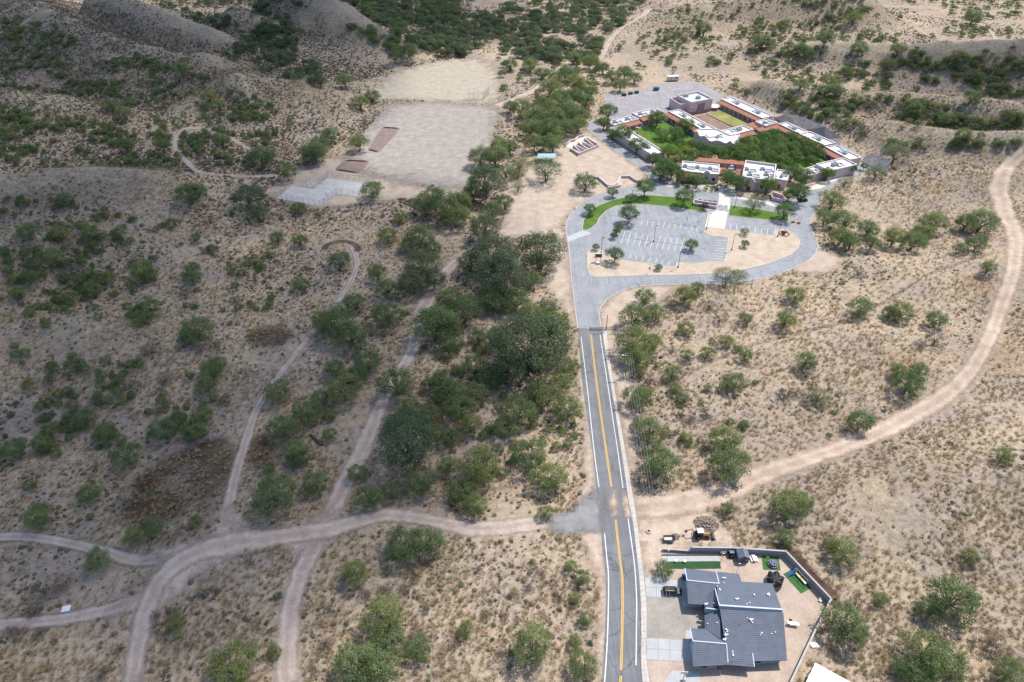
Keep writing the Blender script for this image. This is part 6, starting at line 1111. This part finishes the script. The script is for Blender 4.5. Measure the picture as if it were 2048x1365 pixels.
# campus trees
def solo(u, v, w, k, label, hs=1.0, group=None, cat='tree'):
    wmm = w / ppm(v); X, Y = hits([u], [v], wmm * .42); place(k, float(X[0]), float(Y[0]), wmm * (.8 if group and 'grove' in group else 1.0), label, cat, group, hs=hs)
for u, v, w, k, lb in ((1230, 512, 38, 'g', 'dense round shade tree on the island tip beside the notice board'), (1383, 491, 28, 'g', 'round shade tree standing alone on the open car park asphalt'), (1317, 535, 17, 'g', 'tiny palm-like tree on the dirt strip below the stalls'), (1192, 495, 17, 'g', 'small tree behind the notice board lamp post'), (1259, 431, 42, 'g', 'round tree at the upper corner of the painted stalls'), (1180, 418, 28, 'g', 'small tree where the lawn tapers by the loop drive'), (1225, 386, 24, 'g', 'young upright tree between lawn and zigzag ramp'), (1260, 396, 24, 'm', 'thin wispy tree on the curved lawn'), (1290, 378, 40, 'g', 'round tree on the curved lawn by the service road mouth'), (1369, 397, 40, 'g', 'dense dark tree on the lawn beside the long planter'), (1408, 413, 20, 'v', 'small purple-leaved plum tree below the planter'), (1510, 405, 46, 'p', 'sparse grey-green tree on the lawn right of the plaza steps'), (1570, 423, 42, 'g', 'round tree at the tip of the lawn by the orange barriers'), (1598, 390, 46, 'g', 'dense tree overhanging the dark car on the drive'), (1578, 392, 28, 'g', 'smaller tree against the bin enclosure'), (1535, 374, 40, 'g', 'round tree in front of the assembly hall windows'), (1478, 368, 42, 'g', 'leafy tree beside the assembly hall porch'), (1455, 358, 42, 'g', 'leafy tree hiding the entry arcade'), (1395, 362, 36, 'g', 'leafy tree in the bed before the front office'), (1370, 356, 36, 'g', 'low tree by the office porch roof'), (1583, 352, 34, 'd', 'dark cone-shaped evergreen beside the maroon door block'), (1607, 354, 42, 'g', 'dense tree before the low school block'), (1654, 350, 32, 'g', 'round tree before the corner block'), (1704, 340, 22, 'g', 'small tree near the far corner of the drive'), (1728, 334, 18, 'g', 'thin young tree at the drive bend'), (1490, 463, 20, 'y', 'slender yellow-green tree on the dirt island'), (1490, 489, 18, 'g', 'small clipped tree below the slender island tree'), (1217, 226, 38, 'g', 'dense tree at the rear lot entrance'), (1208, 248, 28, 'g', 'tree at the tip of the low wing by the service road'), (1226, 268, 30, 'm', 'tree shading the start of the long wing'), (1246, 270, 40, 'g', 'grey-green tree leaning on the long pink wing'), (1274, 292, 38, 'g', 'open-crowned tree against the middle of the long pink wing'), (1306, 322, 34, 'g', 'tree at the lower end of the long pink wing'), (1315, 238, 40, 'g', 'flowering tree over the clay tile walk corner'), (1371, 254, 38, 'g', 'tree over the tile walk of the middle wing'), (1352, 266, 34, 'g', 'tree on the courtyard lawn under the middle wing'), (1325, 268, 30, 'm', 'low wide tree in the middle of the green courtyard')): solo(u, v, w, k, lb, hs=1.35 if 'cone' in lb else 1.0)
for i, (u, v, w) in enumerate(((1338, 300, 44), (1352, 312, 50), (1330, 332, 56), (1322, 346, 44), (1345, 340, 50), (1370, 300, 42), (1362, 288, 36), (1385, 290, 34), (1388, 310, 40), (1375, 320, 38))): solo(u, v, w, 'y' if i in (1, 5) else 'g', 'yellow-tinged tree in the grove at the lower end of the green courtyard' if i in (1, 5) else 'lush tree in the grove at the lower end of the green courtyard', group='grove trees of the green courtyard')
gv = [(1405, 296, 40), (1425, 300, 42), (1412, 312, 36), (1440, 306, 40), (1460, 302, 40), (1450, 318, 34), (1478, 296, 42), (1480, 314, 42), (1500, 284, 42), (1505, 300, 44), (1505, 318, 42), (1528, 276, 42), (1530, 293, 46), (1535, 310, 46), (1550, 268, 40), (1556, 284, 46), (1560, 300, 46), (1566, 318, 40), (1582, 276, 44), (1586, 294, 46), (1592, 310, 40), (1606, 286, 42), (1614, 302, 42), (1632, 296, 38), (1640, 308, 34), (1622, 318, 30), (1560, 334, 30), (1590, 330, 22)]
for u, v, w in gv: solo(u, v, w, 'g', 'lush tree in the dense grove filling the large courtyard', group='grove trees of the large courtyard')
for i, (u, v) in enumerate(((1238, 455), (1233, 465), (1228, 473))): solo(u, v, 16, 'g', ('topmost', 'middle', 'lowest')[i] + ' bush of three in the narrow bed beside the stalls', cat='bush')
for u, v, w in ((1400, 401, 8), (1410, 402, 8), (1420, 403.5, 9), (1430, 404.5, 10), (1355, 371, 12), (1375, 374, 12), (1412, 378, 11), (1425, 378, 12), (1434, 380, 9)): solo(u, v, w, 'g', 'clipped green bush in the long planter' if v > 390 else 'clipped green bush in a front office bed', .8, 'clipped campus bushes', 'bush')

# ------------------------------------------------------------------ uncountable cover: scattered by geometry nodes
def scatter(name, me, xs, ys_, sc, label=None, zoff=0.0):
    n = len(xs); V = np.c_[xs, ys_, terr(xs, ys_) + zoff]; o = mesh_np(name, V, np.zeros((0, 4), int), None); m_ = o.data
    a = m_.attributes.new('sz', 'FLOAT', 'POINT'); a.data.foreach_set('value', np.asarray(sc, np.float32)); a = m_.attributes.new('rot', 'FLOAT_VECTOR', 'POINT'); rt = np.zeros((n, 3), np.float32); rt[:, 2] = rng.uniform(0, 6.28, n); rt[:, :2] = rng.normal(0, .08, (n, 2)); a.data.foreach_set('vector', rt.ravel())
    po = bpy.data.objects.new(name + '_piece', me)
    g = bpy.data.node_groups.new(name, 'GeometryNodeTree'); g.interface.new_socket('Geometry', in_out='INPUT', socket_type='NodeSocketGeometry'); g.interface.new_socket('Geometry', in_out='OUTPUT', socket_type='NodeSocketGeometry')
    gi = g.nodes.new('NodeGroupInput'); go = g.nodes.new('NodeGroupOutput'); ip = g.nodes.new('GeometryNodeInstanceOnPoints'); oi = g.nodes.new('GeometryNodeObjectInfo'); oi.inputs['Object'].default_value = po
    na = g.nodes.new('GeometryNodeInputNamedAttribute'); na.data_type = 'FLOAT'; na.inputs[0].default_value = 'sz'; nr = g.nodes.new('GeometryNodeInputNamedAttribute'); nr.data_type = 'FLOAT_VECTOR'; nr.inputs[0].default_value = 'rot'
    g.links.new(gi.outputs[0], ip.inputs['Points']); g.links.new(oi.outputs['Geometry'], ip.inputs['Instance']); g.links.new(na.outputs['Attribute'], ip.inputs['Scale']); g.links.new(nr.outputs['Attribute'], ip.inputs['Rotation']); g.links.new(ip.outputs[0], go.inputs[0])
    q = o.modifiers.new('scatter', 'NODES'); q.node_group = g; o['kind'] = 'stuff'
    if label: o['label'] = label
    return o
def piece(seed, n, h, leaf, mat, blades=False):
    r = np.random.default_rng(seed)
    if blades:
        w = r.uniform(0, 6.28, n); b0 = np.c_[np.cos(w), np.sin(w), w * 0] * r.uniform(0, .25, (n, 1)); tip = b0 + np.c_[np.cos(w) * .4, np.sin(w) * .4, np.full(n, h)] * r.uniform(.5, 1.1, (n, 1)); pr = np.c_[-np.sin(w), np.cos(w), w * 0] * leaf
        V = np.stack([b0 - pr, b0 + pr, tip + pr * .4, tip - pr * .4], 1).reshape(-1, 3); F = np.arange(4 * n).reshape(-1, 4)
    else:
        d = r.normal(size=(n, 3)); d /= np.linalg.norm(d, axis=1)[:, None]; d[:, 2] = np.abs(d[:, 2]); C = d * (r.uniform(.3, 1, (n, 1)) ** .5) * np.array([.5, .5, h]); V, F = leaf_quads(C, d + r.normal(size=d.shape) * .5, leaf, r)
    o = mesh_np('piece', V, F, mat, {'tint': r.uniform(0, 1, len(V))}); me = o.data; bpy.data.objects.remove(o); return me
def ground_pts(n, seed, ymax=820.0, power=1.0):
    r = np.random.default_rng(seed); y = 45 + (ymax - 45) * r.uniform(0, 1, n) ** power; x = r.uniform(-1, 1, n) * (115 + .72 * y); return x, y, r
# dry grass tufts
for s_, nn_ in ((1, 90000), (2, 90000)):
    x, y, r = ground_pts(nn_, 40 + s_, 480, 1.15); k = free(x, y) & (fbm(x / 17, y / 17, 3, 60 + s_) + r.normal(0, .08, nn_) > .40); x, y = x[k], y[k]; scatter('dry_grass', piece(s_, 22, .55, .035, 'straw', True), x, y, r.uniform(.6, 1.5, len(x)))
# low dark shrublets speckling the slopes
for s_, nn_, mt, ym, lo, hi, thr in ((3, 90000, 'twig_dark', 820, .5, 1.25, .46), (4, 80000, 'twig_grey', 820, .6, 1.8, .465), (5, 9000, 'leaf_mesquite', 820, .9, 2.4, .50), (6, 7000, 'leaf_dark', 820, 1.2, 3.0, .53)):
    x, y, r = ground_pts(nn_, 80 + s_, ym, .85); shade = np.where(x < 20, .03, -.01); bare = np.where((x > 45) & (y < 330), -.05, 0) ; k = free(x, y) & (fbm(x / 34, y / 34, 4, 90) * .7 + fbm(x / 15, y / 15, 3, 90 + s_) * .3 + shade + bare - .10 * crest(x, y) + r.normal(0, .035, nn_) > thr); k &= r.random(nn_) < np.where(y < 230, .4, 1); x, y = x[k], y[k]; scatter('low_shrubs', piece(s_, 110, .55, .17, mt), x, y, r.uniform(lo, hi, len(x)) * r.uniform(.55, 1.1, len(x)))
for s_, mt in ((7, 'twig_dark'), (8, 'twig_grey')):
    r = np.random.default_rng(300 + s_); nn_ = 60000; x = r.uniform(-560, -40, nn_); y = r.uniform(300, 800, nn_); k = free(x, y) & (fbm(x / 40, y / 40, 4, 91) - .16 * crest(x, y) + np.clip(terr(x, y), 0, 25) * .003 + r.normal(0, .05, nn_) > .46); x, y = x[k], y[k]; scatter('low_shrubs', piece(s_ + 20, 110, .55, .17, mt), x, y, r.uniform(.6, 1.7, len(x)) * r.uniform(.6, 1.1, len(x)))
# far woods: more of the same trees, uncounted
def far_pts(poly, n, seed, thr, sc=55.0):
    r = np.random.default_rng(seed); us = [q[0] for q in poly]; vs_ = [q[1] for q in poly]; u = r.uniform(min(us), max(us), n); v = r.uniform(min(vs_), max(vs_), n); k = inside(u, v, poly) & (fbm(u / sc, v / (sc * .45), 3, seed) + r.normal(0, .05, n) > thr); X, Y = hits(u[k], v[k], 1.5); f = free(X, Y) & (crest(X, Y) < .75 - .6 * r.random(len(X))); return X[f], Y[f], r
for i, (poly, n, thr, lo, hi, kind) in enumerate((([(640, -40), (1330, -40), (1230, 62), (1195, 118), (1120, 130), (1010, 110), (960, 112), (870, 110), (760, 60)], 2400, .30, 5, 9, 'd'), ([(290, -20), (640, -20), (600, 60), (650, 170), (560, 160), (420, 100)], 1300, .36, 3, 7, 'd'), ([(640, -20), (900, -20), (950, 60), (860, 110), (800, 110), (700, 60)], 900, .38, 3, 7, 'm'), ([(0, 30), (90, 30), (280, 110), (480, 170), (600, 240), (480, 330), (250, 330), (0, 330)], 3800, .40, 1.6, 4.4, 'm'), ([(1180, 150), (1290, 40), (1420, -20), (2048, -20), (2048, 290), (1800, 300), (1640, 240), (1470, 180), (1340, 145)], 4200, .40, 2.0, 5.8, 'm'), ([(0, 380), (330, 440), (560, 470), (540, 620), (330, 640), (0, 660)], 600, .43, 2.0, 4.6, 'm'), ([(0, 690), (330, 720), (470, 800), (420, 900), (0, 920)], 260, .46, 2.0, 4.5, 'm'), ([(800, 620), (1150, 620), (1160, 980), (900, 1000), (760, 960)], 220, .44, 2.0, 4.0, 'm'), ([(1225, 600), (1560, 590), (1480, 900), (1270, 960)], 130, .46, 1.6, 3.6, 'm'), ([(990, 110), (1190, 110), (1200, 170), (1150, 260), (1060, 290), (1010, 220)], 150, .40, 4, 7, 'm'))):
    X, Y, r = far_pts(poly, n, 200 + i, thr)
    for vi in range(2): scatter('far_woodland' if i < 5 else 'scrub_cover', KINDS[kind][1][vi][0], X[vi::2], Y[vi::2], r.uniform(lo, hi, len(X))[vi::2], zoff=-.1)
